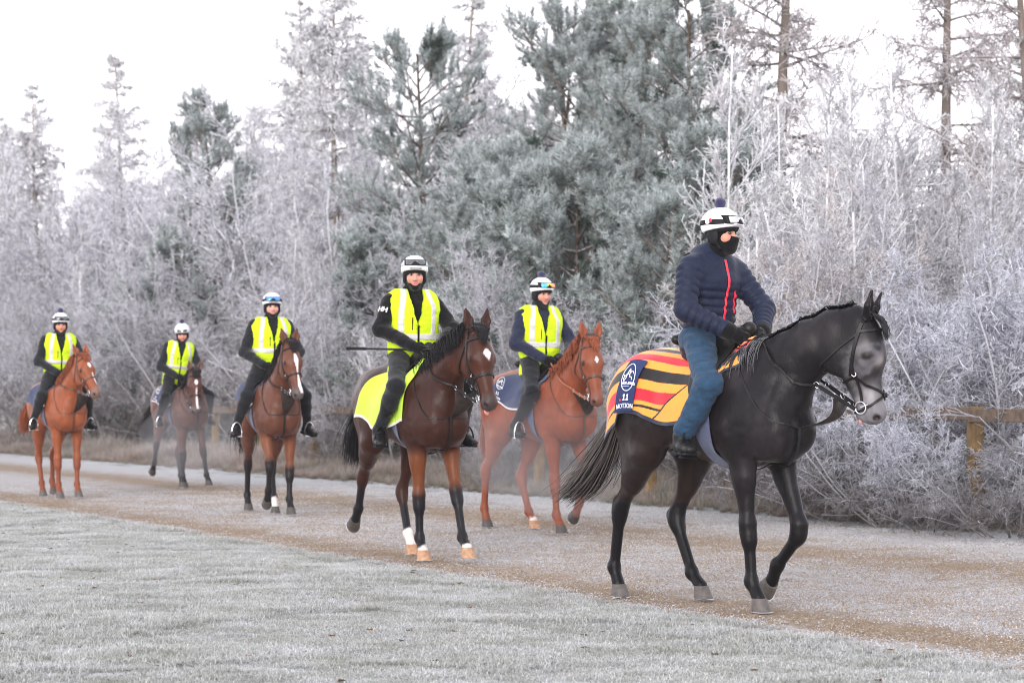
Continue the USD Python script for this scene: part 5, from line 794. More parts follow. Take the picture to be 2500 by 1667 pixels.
def make_bridle(H, hands, S):
    root = H.root; lea = S.get('leather', 'black_leather'); hp = H.hp
    br = obj('bridle', strap(*snapline(H, [hp(.30, -.075, -.06), hp(.16, -.03, -.095), hp(.03, .02, -.09), hp(-.045, .075, -.05), hp(-.055, .095, 0), hp(-.045, .075, .05), hp(.03, .02, .09), hp(.16, -.03, .095), hp(.30, -.075, .06)], .004, 60), .024, .005), lea, root, False)
    obj('browband', strap(*snapline(H, [hp(.055, .0, -.095), hp(.065, .06, -.075), hp(.07, .095, 0), hp(.065, .06, .075), hp(.055, .0, .095)], .005), .02, .005), S.get('brow', lea), br, False)
    obj('throat_lash', strap(*snapline(H, [hp(.07, .0, -.092), hp(.13, -.10, -.095), hp(.19, -.19, -.05), hp(.195, -.20, 0), hp(.19, -.19, .05), hp(.13, -.10, .095), hp(.07, .0, .092)], .006), .012, .004), lea, br, False)
    for w in (-1, 1):
        obj('cheekpiece', strap(*snapline(H, [hp(.20, -.05, w * .092), hp(.32, -.06, w * .065), hp(.42, -.055, w * .055), hp(.475, -.058, w * .052)], .005), .017, .005), lea, br, False)
        pb = H.F.snap(hp(.30, -.058, w * .07)[None], .008)[0]; nb = H.F.grad(pb[None])[0]; g = np.linspace(0, 2 * np.pi, 9); e2 = unit(np.cross(nb, H.a))
        obj('buckle', tube([pb + H.a * .013 * math.sin(q) + e2 * .014 * math.cos(q) for q in g], .0028, 5, False), 'steel', br, True)
    if S.get('grackle'):
        ctr = [hp(.455, .06, 0)]
        obj('noseband', strap(*snapline(H, [hp(.33, -.13, -.01), hp(.33, -.08, -.065), hp(.39, .0, -.062), hp(.455, .058, 0), hp(.39, .0, .062), hp(.33, -.08, .065), hp(.33, -.13, .01)], .005, 50), .017, .005), lea, br, False)
        obj('noseband', strap(*snapline(H, [hp(.515, -.115, -.005), hp(.515, -.07, -.055), hp(.49, .0, -.058), hp(.455, .058, 0), hp(.49, .0, .058), hp(.515, -.07, .055), hp(.515, -.115, .005)], .006, 50), .015, .005), lea, br, False)
        obj('nose_pad', rbox(H.F.snap(hp(.455, .06, 0)[None], .008)[0], (.04, .028, .03), .008), lea, br, True)
    else:
        obj('noseband', strap(*snapline(H, [hp(.345, -.055 + .085 * math.sin(q), .075 * math.cos(q)) for q in np.linspace(0, 2 * np.pi, 25)], .005, 60), .022, .005), S.get('nose', lea), br, False)
    H.rein = {}
    g = np.linspace(0, 2 * np.pi, 19)
    for w, nm in ((-1, 'r'), (1, 'l')):
        c = H.F.snap(hp(.50, -.062, w * .056)[None], .016)[0]; ring = np.array([c + H.a * .036 * math.sin(q) + unit(H.n + H.s * w * .25) * .036 * math.cos(q) for q in g])
        bit = obj('bit_ring', tube(ring, .0048, 6, False), 'steel', br, True)
        obj('cheek_bar', tube([c, c + H.n * .05 - H.a * .01 + H.s * w * .004], .005, 6), 'steel', bit, True)
        st = c - H.n * .034; hd = hands[nm]; m = (st + hd) / 2 - A(0, 0, S.get('sag', .03)); p = smoothpath([st, st * .75 + hd * .25 - A(0, 0, S.get('sag', .03) * .8), m, hd], 40)
        out = A(0, w, 0)
        for _ in range(6):                                  # keep the rein outside the neck
            d = H.F.at(p); push = np.maximum(.012 - d, 0) * (d < .5); p = p + H.F.grad(p) * push[:, None]
        H.rein[nm] = p; t = unit(np.gradient(p, axis=0)); nn = unit(np.cross(t, A(0, 0, 1)) * 1.0); nn = nn * np.sign(nn[:, 1:2] * w + 1e-6)
        obj('rein', strap(p, nn, np.r_[np.full(12, .026), np.full(28, .018)], .004), S.get('rein', lea), br, False)
        if S.get('fitting', True):
            for k in (2, 7, 13):
                q0 = p[k]; obj('rein_ring', tube([q0 + A(0, 0, .017) * math.sin(q) + t[k] * .016 * math.cos(q) for q in g], .003, 5, False), 'steel', br, True)
    # bib martingale between the reins, narrowing to the chest, with its strap to the girth and a neck strap
    ir = S.get('bib_at', 12); a, b = H.rein['r'][ir], H.rein['l'][ir]; ch = H.F.snap(A([.80, 0, S.get('bib_low', 1.16)]), .02)[0] + A(.03, 0, 0); u, v = np.linspace(0, 1, 12), np.linspace(-1, 1, 9); P = np.zeros((12, 9, 3))
    for i, q in enumerate(u):
        top = (a + b) / 2; cen = top * (1 - q) + ch * q + A(S.get('bib_out', .05) * math.sin(q * math.pi), 0, -.05 * math.sin(q * math.pi) * .6); half = unit(b - a) * max(np.linalg.norm(b - a) / 2, .085) * (1 - q) ** .7 + A(0, .014, 0)
        P[i] = cen + v[:, None] * half + np.outer(1 - v * v, A(.02, 0, -.03)) * (1 - q)
    obj('martingale', sheet(P, .005), 'bib_leather', root, True)
    q, n = snapline(H, [ch - A(.03, 0, 0), A(.70, 0, .98), A(.55, 0, .90), A(.40, 0, .87), A(.28, 0, .865)], .01, 24); obj('breast_strap', strap(q, n, .019, .004), lea, root, False)
    for w in (-1, 1):
        q, n = snapline(H, [A(.36, w * .03, 1.62), A(.45, w * .17, 1.47), A(.60, w * .19, 1.28), A(.74, w * .10, 1.14), ch - A(.03, -w * .01, 0)], .008, 30); obj('neck_strap', strap(q, n, .010, .003), lea, root, False)
def make_saddle(H, label, feet, S):
    D = Drape(H, -.45, .50, .03, 30)
    T = Part(H, 'saddle', label, 'saddle', (0, 0, 1.55)); top = lambda x, e: D.raw(np.array([x]), np.array([0.]))[0] + A(0, 0, e)
    F = Field([cone(top(.33, .05), top(.20, .012), .045, .07, .06), cone(top(.20, .012), top(-.06, .0), .075, .10, .06), cone(top(-.06, .0), top(-.30, .055), .10, .05, .06), ecap(top(-.30, .06) - A(0, .09, 0), top(-.30, .06) + A(0, .09, 0), (.03, .03), (.03, .03), (1, 0, 0), .06)], .009)
    T.add('seat', F.mesh(), 'black_leather')
    for sg, nm in ((-1, 'r'), (1, 'l')):
        u, v = np.linspace(0, 1, 14), np.linspace(0, 1, 14); U, V = np.meshgrid(u, v, indexing='ij'); xw = .145 * (1 - .35 * V ** 3); X = .15 + .06 * V + (U - .5) * 2 * xw; Sg = sg * (.07 + .36 * V)
        P = D.at(np.clip(X, -.44, .49), Sg, .012); T.add('flap', sheet(P if sg > 0 else P[::-1], .008), 'black_leather')
        ft = feet[nm]; hang = D.at(np.array([.12]), np.array([sg * .16]), .03)[0]; p = smoothpath([hang, (hang + ft) / 2 + A(0, sg * .03, 0), ft + A(0, 0, .13)], 14)
        T.add('stirrup_leather', strap(p, np.repeat([A(0, sg, 0)], 14, 0), .022, .004), 'black_leather', False)
        fr = ft + A(.05, 0, 0); iron = [fr + A(0, .058 * math.cos(q) * (1 if math.sin(q) > -.3 else .96), -.025 + .145 * max(math.sin(q), 0) ** .8 - .02 * (math.sin(q) < 0)) for q in np.linspace(-.35, np.pi + .35, 20)]
        T.add('stirrup', join([tube(iron, .0065, 6), rbox(fr + A(0, 0, -.04), (.045, .12, .012), .005)]), S.get('iron', 'steel'), 40)
    g = S.get('girth', (.20, .115)); ang = np.linspace(2, -92, 26); xs = np.array([g[0]]); C = section(H, np.linspace(g[0] - .12, g[0] + .12, 13), np.r_[ang, -180 - ang[::-1][1:]], zc=1.2, off=.01, rmax=.5)
    t = np.linspace(-1, 1, C.shape[1]); wdt = (.05 + .012 * np.abs(t)) ; P = np.zeros((6, C.shape[1], 3))
    for j in range(C.shape[1]):
        xx = g[0] + .02 * (1 - abs(t[j])) + np.linspace(-1, 1, 6) * wdt[j] * g[1] / .11; 
        for k in range(3): P[:, j, k] = np.interp(xx, C[:, j, 0], C[:, j, k])
    v, f = sheet(P, .006); T.add('girth', (v, f), 'girth_web', 40)
    return T
# ---------------------------------------------------------------- riders
def make_rider(H, R):
    lean, roll, yaw = R.get('lean', 4), R.get('roll', 0), R.get('yaw', 0); pv = A(R.get('x', -.06), R.get('y', 0), R.get('z', 1.70)); hh = R.get('h', .009)
    M = rotm((0, 0, 1), yaw) @ rotm((1, 0, 0), -roll) @ rotm((0, 1, 0), lean); Fv, Sv, U = M[:, 0], M[:, 1], M[:, 2]
    T = lambda u, f=0.0, s=0.0: pv + U * u + Fv * f + Sv * s
    k_ = R.get('build', 1.0)
    HM = rotm((0, 0, 1), R.get('head_yaw', 0)) @ rotm((1, 0, 0), -R.get('head_roll', 0)) @ rotm((0, 1, 0), R.get('head_pitch', 4)); hf, hs, hu = HM[:, 0], HM[:, 1], HM[:, 2]; Hc = T(R.get('head_u', .665), .055); hq = lambda f, s, u: Hc + hf * f + hs * s + hu * u; HB = np.array([hf, hs, hu])
    sh = {n: T(.435, -.005, w * .185 * k_) for n, w in (('r', -1), ('l', 1))}
    el = {n: A(*R['elbow_' + n]) for n in 'rl'}; wr = {n: A(*R['hand_' + n]) for n in 'rl'}; hip = {n: T(.0, .02, w * .10) for n, w in (('r', -1), ('l', 1))}
    kn = {n: A(*R['knee_' + n]) for n in 'rl'}; an = {n: A(*R['ankle_' + n]) for n in 'rl'}; fd = {n: unit(A(*R.get('foot_' + n, (.95, -.1 if n == 'r' else .1, -.12)))) for n in 'rl'}
    wr0 = {n: wr[n] - unit(wr[n] - el[n]) * .085 for n in 'rl'}                       # wrist; wr is where the rein passes through the fist
    def torso(o, puff=None, low=-.03):
        P = [ecap(T(low, .005), T(.17, .005), (.165 * k_ + o, .118 + o), (.138 * k_ + o, .105 + o), Sv, .05), ecap(T(.17, .005), T(.36, .0), (.138 * k_ + o, .105 + o), (.168 * k_ + o, .118 + o), Sv, .05), ecap(T(.36, 0), T(.43, -.005), (.168 * k_ + o, .115 + o), (.15 * k_ + o, .085 + o), Sv, .05),
                cone(T(.43, -.005, -.13 * k_), T(.43, -.005, .13 * k_), .068 + o, .068 + o, .05), cone(T(.47, -.005, -.05), T(.47, -.005, .05), .062 + o, .062 + o, .05)]
        if puff:
            def wrap(p):
                f0 = p[0]
                def f(X, Y, Z):
                    u = (X - pv[0]) * U[0] + (Y - pv[1]) * U[1] + (Z - pv[2]) * U[2]; return f0(X, Y, Z) - puff[1] * (np.abs(np.sin(np.pi * u / puff[0])) ** .6 - .7) * (u < .34)
                return (f,) + p[1:]
            P = [wrap(p) for p in P]
        return P
    def arms(o, puff=None, end=1.0):
        P = []
        for n in 'rl':
            P += [cone(sh[n], el[n], .058 + o, .044 + o, .04, puff), cone(el[n], wr0[n], .044 + o, .030 + o, .04, puff)]
        return P
    def legs(o, lo=1.0):
        P = []
        for n in 'rl':
            P += [cone(hip[n], kn[n], .085 + o, .058 + o, .05), cone(kn[n], kn[n] + (an[n] - kn[n]) * lo, .056 + o, .056 + (.038 - .056) * lo + o, .04), ell(kn[n] + (an[n] - kn[n]) * .32 - A(.015, 0, 0), (.052 + o, .05 + o, .10), k=.05)]
        return P
    def skull(o, k=.03):
        return [ell(hq(-.012, 0, .035), (.098 + o, .077 + o, .09 + o), HB, k), ell(hq(.022, 0, -.045), (.066 + o, .058 + o, .075 + o), HB, k)]
    neck = lambda o: [cone(T(.45, -.01), hq(-.02, 0, -.07), .06 + o, .054 + o, .04)]
    # hands and feet
    def hand(n, o):
        w = -1 if n == 'r' else 1; d = unit(wr[n] - wr0[n]); up = unit(A(0, 0, 1) - d * d[2]); inn = unit(np.cross(up, d)) * (1 if w < 0 else -1); inn = inn if inn @ A(0, -w, 0) > 0 else -inn; W = wr0[n]
        P = [cone(W, W + d * .03, .026 + o, .03 + o, .02), ell(W + d * .055, (.045 + o, .017 + o, .042 + o), np.array([d, inn, up]), .02)]
        for i, (r, l) in enumerate(((.0095, 1.0), (.0095, 1.08), (.009, 1.0), (.008, .82))):
            b = W + d * .088 * (.97 + .03 * l) + up * (.030 - i * .0205); m1 = b + (d * .022 + inn * .022) * l; m2 = m1 + (-d * .012 + inn * .024) * l; tip = m2 + (-d * .026 - inn * .006) * l
            P += [cone(b, m1, r + o, r + o, .006), cone(m1, m2, r + o, r * .95 + o, .006), cone(m2, tip, r * .95 + o, r * .85 + o, .006)]
        tb = W + d * .03 + up * .03 + inn * .008; P += [cone(tb, tb + d * .03 + up * .016 + inn * .012, .0115 + o, .0105 + o, .012), cone(tb + d * .03 + up * .016 + inn * .012, tb + d * .058 + up * .012 + inn * .020, .0105 + o, .009 + o, .008)]
        return P
    def foot(n, o):
        f = fd[n]; s = unit(np.cross(A(0, 0, 1), f)); a = an[n]; up = np.cross(f, s)
        return [cone(a, a - up * .035, .04 + o, .042 + o, .03), ecap(a - up * .062 - f * .035, a - up * .062 + f * .07, (.036 + o, .032 + o), (.044 + o, .033 + o), s, .03), ecap(a - up * .068 + f * .07, a - up * .074 + f * .165, (.044 + o, .03 + o), (.036 + o, .021 + o), s, .03)]
    G = thing('person', R['label'], 'person', H.loc + H.R @ pv, H.ang, R.get('group'))
    def add(name, mesh, m, smooth=True, cd=None, parent=None, label=None): return obj(name, (mesh[0] - pv, mesh[1]), m, parent or G, smooth, cd=cd, label=label)
    # the body: one continuous figure
    face = [ell(hq(.062, 0, -.105), (.024, .026, .02), HB, .025), cone(hq(.083, 0, .002), hq(.107, 0, -.036), .009, .0135, .014), ecap(hq(.078, -.035, .020), hq(.078, .035, .020), (.012, .012), (.012, .012), hu, .02)]
    for w in (-1, 1):
        face += [ell(hq(.060, w * .038, -.036), (.03, .026, .028), HB, .03), ell(hq(.1, w * .033, -.001), (.02, .019, .0135), HB, .012, -1), ell(hq(.103, w * .009, -.045), (.012, .009, .008), HB, .01)]
        face.append(ecap(hq(-.005, w * .078, .02), hq(-.012, w * .076, -.03), (.016, .007), (.010, .006), hf, .01))
    face += [ecap(hq(.082, -.021, -.067), hq(.082, .021, -.067), (.007, .007), (.007, .007), hu, .008), ecap(hq(.079, -.018, -.079), hq(.079, .018, -.079), (.009, .008), (.009, .008), hu, .008), ecap(hq(.094, -.024, -.0725), hq(.094, .024, -.0725), (.0022, .006), (.0022, .006), hu, .003)[:4] + (-1,)]
    bp = torso(-.012) + neck(-.008) + skull(0) + face + arms(-.008) + legs(-.012)
    for n in 'rl': bp += hand(n, -.004) + foot(n, -.008)
    Fb = Field(bp, hh); V, Fc = Fb.mesh(); q = V - Hc; f_, s_, u_ = q @ hf, q @ hs, q @ hu
    cd = np.repeat(np.array([R.get('skin', (.52, .27, .20))]), len(V), 0); g = lambda f0, s0, u0, r: np.exp(-(((f_ - f0) / r) ** 2 + ((np.abs(s_) - s0) / r) ** 2 + ((u_ - u0) / r) ** 2))
    mix = lambda c, w: cd + (np.array(c) - cd) * np.clip(w, 0, 1)[:, None]
    cd = mix((.60, .20, .15), .75 * g(.075, .042, -.036, .026)); cd = mix((.60, .22, .17), .8 * g(.115, 0, -.038, .016)); cd = mix((.46, .14, .12), 1.1 * np.exp(-(((u_ + .073) / .011) ** 2 + (s_ / .026) ** 4)) * (f_ > .06))
    cd = mix((.09, .055, .04), .9 * np.exp(-(((u_ - .021) / .006) ** 2 + ((np.abs(s_) - .034) / .018) ** 4)) * (f_ > .05)); cd = mix((.30, .15, .12), .8 * np.exp(-(((u_ + .001) / .012) ** 2 + ((np.abs(s_) - .033) / .02) ** 4)) * (f_ > .05))
    add('body', (V, Fc), 'skin', True, cd)
    for w in (-1, 1):
        e = trimesh.creation.icosphere(2, .0105); add('eye', (e.vertices + hq(.0805, w * .032, -.001), e.faces), 'eye_dark')
    # trousers, boots, gloves
    tr = R.get('trousers', 'charcoal_cloth'); full = R.get('loose', False); lo = R.get('trouser_to', .8)
    def creased(mesh, amp, fr):
        v, f = mesh; n = meshkit.arrays((v, f), True)[2]; return v + n * ((meshkit.fbm((v - pv) * A(*fr) + yaw, 3, 5) - .5) * amp)[:, None], f
    add('trousers', creased(solid([ecap(T(-.03, .0), T(.10, .0), (.172 * k_, .125), (.150 * k_, .118), Sv, .05), ell(T(-.03, -.03), (.12, .16, .09), k=.06)] + [p for n in 'rl' for p in [cone(hip[n], kn[n], .098 + .008 * full, .068 + .012 * full, .05), cone(kn[n], kn[n] + (an[n] - kn[n]) * lo, .067 + .012 * full, .050 + .018 * full, .04), ell(kn[n] + (an[n] - kn[n]) * .3 - A(.018, 0, 0), (.056, .054, .10), k=.05)]], hh), .034 if full else .02, (9, 9, 16)), tr)
    for n in 'rl':
        top = R.get('boot_top', .62); bt = kn[n] + (an[n] - kn[n]) * top; bp = [cone(bt, an[n], .062 - .014 * top, .046, .03)] + foot(n, .006)
        if top < .3: bp.append(ell(kn[n] + (an[n] - kn[n]) * .34 - A(.016, 0, 0), (.06, .058, .10), k=.05))
        b = add('boot', solid(bp, hh * .9), 'black_leather')
        f = fd[n]; s = unit(np.cross(A(0, 0, 1), f)); upf = np.cross(f, s); ms = [rbox(an[n] - upf * .102 - f * .035, (.075, .075, .03), .008, np.array([f, s, upf]).T), rbox(an[n] - upf * .101 + f * .08, (.19, .085, .014), .006, np.array([f, s, upf]).T)]
        add('sole', join(ms), 'goggle_rubber', 40, parent=b)
        add('glove', solid(hand(n, .003) + [cone(wr0[n] - unit(wr0[n] - el[n]) * .03, wr0[n] + unit(wr0[n] - el[n]) * .015, .037, .033, .015)], .0055), R.get('gloves', 'black_cloth'))
    # jacket
    o = R.get('jacket_o', .016); pf = R.get('puff'); jm = R.get('jacket', 'charcoal_cloth')
    cutw = None
    jp = torso(o, pf, -.05 if R.get('long', True) else 0) + arms(o, pf) + ([] if R.get('no_collar') else [cone(T(.46, -.005), T(.545, .005), .080 + o * .5, .068 + o * .5, .03)])
    if R.get('hood'): jp += [ecap(T(.50, -.07, -.05), T(.50, -.07, .05), (.05, .045), (.05, .045), U, .04), ell(T(.535, -.055), (.095, .11, .05), k=.04), cone(T(.50, -.03, -.085), T(.455, .075, -.05), .04, .03, .04), cone(T(.50, -.03, .085), T(.455, .075, .05), .04, .03, .04)]
    Fj = Field(jp, hh * .9); V, Fc = Fj.mesh(); V = V + Fj.grad(V) * ((meshkit.fbm(V * 13 + yaw, 3, 3) - .5) * (.034 if not pf else .010))[:, None]
    add('jacket', (V, Fc), jm)
    for n in 'rl': cdir = unit(wr0[n] - el[n]); add('cuff', solid([cone(wr0[n] - cdir * .03, wr0[n], .033 + o, .032 + o, .01)], .007), R.get('cuff', jm))
    tx = lambda X, Y, Z: ((X - pv[0]) * Fv[0] + (Y - pv[1]) * Fv[1] + (Z - pv[2]) * Fv[2], (X - pv[0]) * Sv[0] + (Y - pv[1]) * Sv[1] + (Z - pv[2]) * Sv[2], (X - pv[0]) * U[0] + (Y - pv[1]) * U[1] + (Z - pv[2]) * U[2])
    if R.get('vest', True):
        ov = o + .022; bulk = lambda o: [ecap(T(.10, .02), T(.36, .02), (.175 * k_ + o, .12 + o), (.19 * k_ + o, .125 + o), Sv, .05)]
        vp = torso(ov, None, -.12) + bulk(ov) + [ell(T(.35, .02, w * .305 * k_), (.13, .085, .165), np.array([Fv, Sv, U]), .015, -1) for w in (-1, 1)]
        vw = lambda u: np.clip((u - R.get('v_bottom', .24)) / .24, 0, 1) ** .8 * .062
        def vestcut(X, Y, Z):
            f, s, u = tx(X, Y, Z); a = np.maximum(np.abs(s) - .235 * k_, -.15 - u + .04 * np.clip(f * 8, 0, 1)); v = np.where(u > R.get('v_bottom', .24), vw(u) - np.abs(s), -.05); v = np.where(f > .0, v, -.05); return np.maximum(np.maximum(a, v), u - .545)
        Fv_ = Field(vp, hh * .72, cut=vestcut); V, Fc = Fv_.mesh(); V = V + Fv_.grad(V) * ((meshkit.fbm(V * A(7, 7, 13) + yaw * 3, 3, 8) - .5) * .026)[:, None]
        vest = add('vest', (V, Fc), 'hi_vis')
        def patch(name, cond, m, lift=.005, par=None):
            P = torso(ov + lift, None, -.12) + bulk(ov + lift) + [ell(T(.35, .02, w * .305 * k_), (.13, .085, .165), np.array([Fv, Sv, U]), .015, -1) for w in (-1, 1)]
            Fp = Field(P, hh * .8, cut=lambda X, Y, Z: np.maximum(vestcut(X, Y, Z), cond(*tx(X, Y, Z)))); v, f = Fp.mesh(); v = v + Fv_.grad(v) * ((meshkit.fbm(v * A(7, 7, 13) + yaw * 3, 3, 8) - .5) * .026)[:, None]
            return add(name, (v, f), m, 40, parent=par or vest)
        hb = R.get('band', .155)
        patch('reflective_band', lambda f, s, u: np.abs(u - hb) - .027, 'reflective_tape')
        for w in (-1, 1): patch('reflective_band', lambda f, s, u, w=w: np.maximum(np.abs(s * w - (.138 * k_ + .0 * (u - .30) - .25 * np.clip(u - .38, 0, 1))) - .024, hb + .02 - u), 'reflective_tape', .004)
        patch('zip', lambda f, s, u: np.maximum(np.maximum(np.abs(s) - .010, -f), u - R.get('v_bottom', .24) - .03), 'black_cloth', .009)
        patch('pocket_zip', lambda f, s, u: np.maximum(np.maximum(np.abs(s + .052) - .006, -f), np.abs(u - .26) - .055), 'black_cloth', .007)
        patch('pocket', lambda f, s, u: np.maximum(np.maximum(np.abs(s + .058) - .046, -f), np.abs(u - .25) - .075), 'hi_vis', .0035)
    else:
        def strip(name, s0, u0, u1, w, m, lift=.004, curve=0.0):
            us = np.linspace(u1, u0, 26); pts = np.array([T(u, .17, s0 + curve * (1 - (u - u0) / (u1 - u0)) ** 2) for u in us])
            for _ in range(40): pts = pts - Fv * np.clip(Fj.at(pts) - lift, -.01, .01)[:, None]
            return add(name, strap(pts, np.repeat([Fv], 26, 0), w, .004), m, False)
        strip('zip', .0, .03, .50, .017, 'red_zip', .003, -.03); strip('pocket_zip', .075, .17, .31, .009, 'red_zip', .003)
        pu = T(.285, .2, .078)
        strip('zip_pull', .078, .265, .285, .016, 'red_zip', .006)
        add('drawcord', tube([T(-.03, -.02, -.19), T(-.045, .0, -.20), T(-.06, .01, -.195)], .006, 6), 'orange_trim')
    # balaclava, helmet
    om = .0065; op = R.get('opening', (.072, .048, -.022)); bm = R.get('hood_m', 'black_cloth')
    bal = skull(om) + [cone(T(.46, .0), hq(-.015, 0, -.075), .070, .066, .03), cone(T(.47, .0), T(.53, .01), .082, .074, .03), ell(hq(.07, 0, -.108), (.03, .032, .025), HB, .03)]
    if R.get('mask'): bal += [cone(hq(.085, 0, -.01), hq(.112, 0, -.042), .012, .017, .03), ell(hq(.07, 0, -.07), (.042, .05, .05), HB, .03)]
    bal.append(ell(hq(.10, 0, op[2]), (.085, op[1], op[0]), HB, .008, -1))
    add('balaclava', solid(bal, .0075), bm)
    if R.get('scarf'): add('scarf', solid([ecap(T(.50, .055, -.03), T(.49, .06, .04), (.03, .02), (.03, .02), U, .02)], .007), R['scarf'])
    hsh = R.get('helmet', 'white_helmet'); hc = hq(-.008, 0, .048); hrad = np.array([.132, .112, .112]); rim = lambda f, s, u: R.get('rim', .016) - u + .2 * f + .0 * s
    htx = lambda X, Y, Z: tuple((X - Hc[0]) * b[0] + (Y - Hc[1]) * b[1] + (Z - Hc[2]) * b[2] for b in (hf, hs, hu))
    shell = lambda o, cond, h=.0075: solid([ell(hc, hrad + o, HB, .01)], h, cut=lambda X, Y, Z: cond(*htx(X, Y, Z)))
    hl = add('helmet', shell(0, lambda f, s, u: rim(f, s, u)), hsh, 40)
    add('peak', solid([ecap(hq(.085, -.045, .052), hq(.085, .045, .052), (.055, .009), (.055, .009), hf, .02)], .006, cut=None), R.get('peak', hsh), True, parent=hl)
    add('padding', shell(-.010, lambda f, s, u: np.maximum(u - .06, -.008 + .2 * f - u)), 'goggle_rubber', 40, parent=hl)
    for w in (-1, 1):
        add('ear_flap', solid([ell(hq(-.012, w * .083, -.022), (.042, .014, .055), HB, .02), ecap(hq(.0, w * .08, -.05), hq(.035, w * .062, -.105), (.012, .008), (.010, .006), hf, .02)], .006), 'goggle_rubber', True, parent=hl)
    if R.get('pompom', True):
        pm = trimesh.creation.icosphere(3, .036); v = pm.vertices * (1 + .12 * (meshkit.noise(pm.vertices * 140)[:, None] - .5)); add('pompom', (v + hq(-.02, 0, .185), pm.faces), 'pompom_navy', True, parent=hl)
    gz = R.get('goggle_u', .085); gh = .027; lens = R.get('lens', 'goggle_smoke')
    gp = lambda f, s, u: np.abs(u - gz - .02 * (f - .1)) - 0
    gg = add('goggles', shell(.016, lambda f, s, u: np.maximum(np.maximum(np.abs(u - gz + .10 * (f - .1) * 0) - gh, np.abs(s) - .088), .02 - f)), R.get('frame', 'goggle_rubber'), 40, parent=hl)
    if R.get('lens_two'):
        for w in (-1, 1): add('lens', shell(.021, lambda f, s, u, w=w: np.maximum(np.maximum(np.abs(u - gz) - gh * .78, np.abs(s * w - .044) - .034), .02 - f)), lens, 40, parent=hl)
    else: add('lens', shell(.021, lambda f, s, u: np.maximum(np.maximum(np.maximum(np.abs(u - gz) - gh * .8, np.abs(s) - .078), .02 - f), .022 - np.abs(s) - (u - gz) * 1.2 - .012)), lens, 40, parent=hl)
    add('goggle_strap', shell(.0045, lambda f, s, u: np.maximum(np.abs(u - gz + .012 + .10 * (.1 - f) * .6) - .017, f - .075)), R.get('strap', 'goggle_rubber'), 40, parent=hl)
    if R.get('button'):
        d = hq(-.035, -.108, .062); add('strap_button', (lambda m: (m.vertices @ HB + d, m.faces))(trimesh.creation.icosphere(2, .018)), 'white_helmet', True, parent=hl)
        d = hq(-.015, -.112, .07); add('strap_button', (lambda m: (m.vertices * A(1, .6, 1) @ HB + d, m.faces))(trimesh.creation.icosphere(2, .014)), 'red_zip', True, parent=hl)
    Z = Horse(); Z.Fj, Z.T, Z.pv, Z.add, Z.sh, Z.el, Z.wr, Z.Fv, Z.Sv, Z.U, Z.G = Fj, T, pv, add, sh, el, wr, Fv, Sv, U, G
    return Z
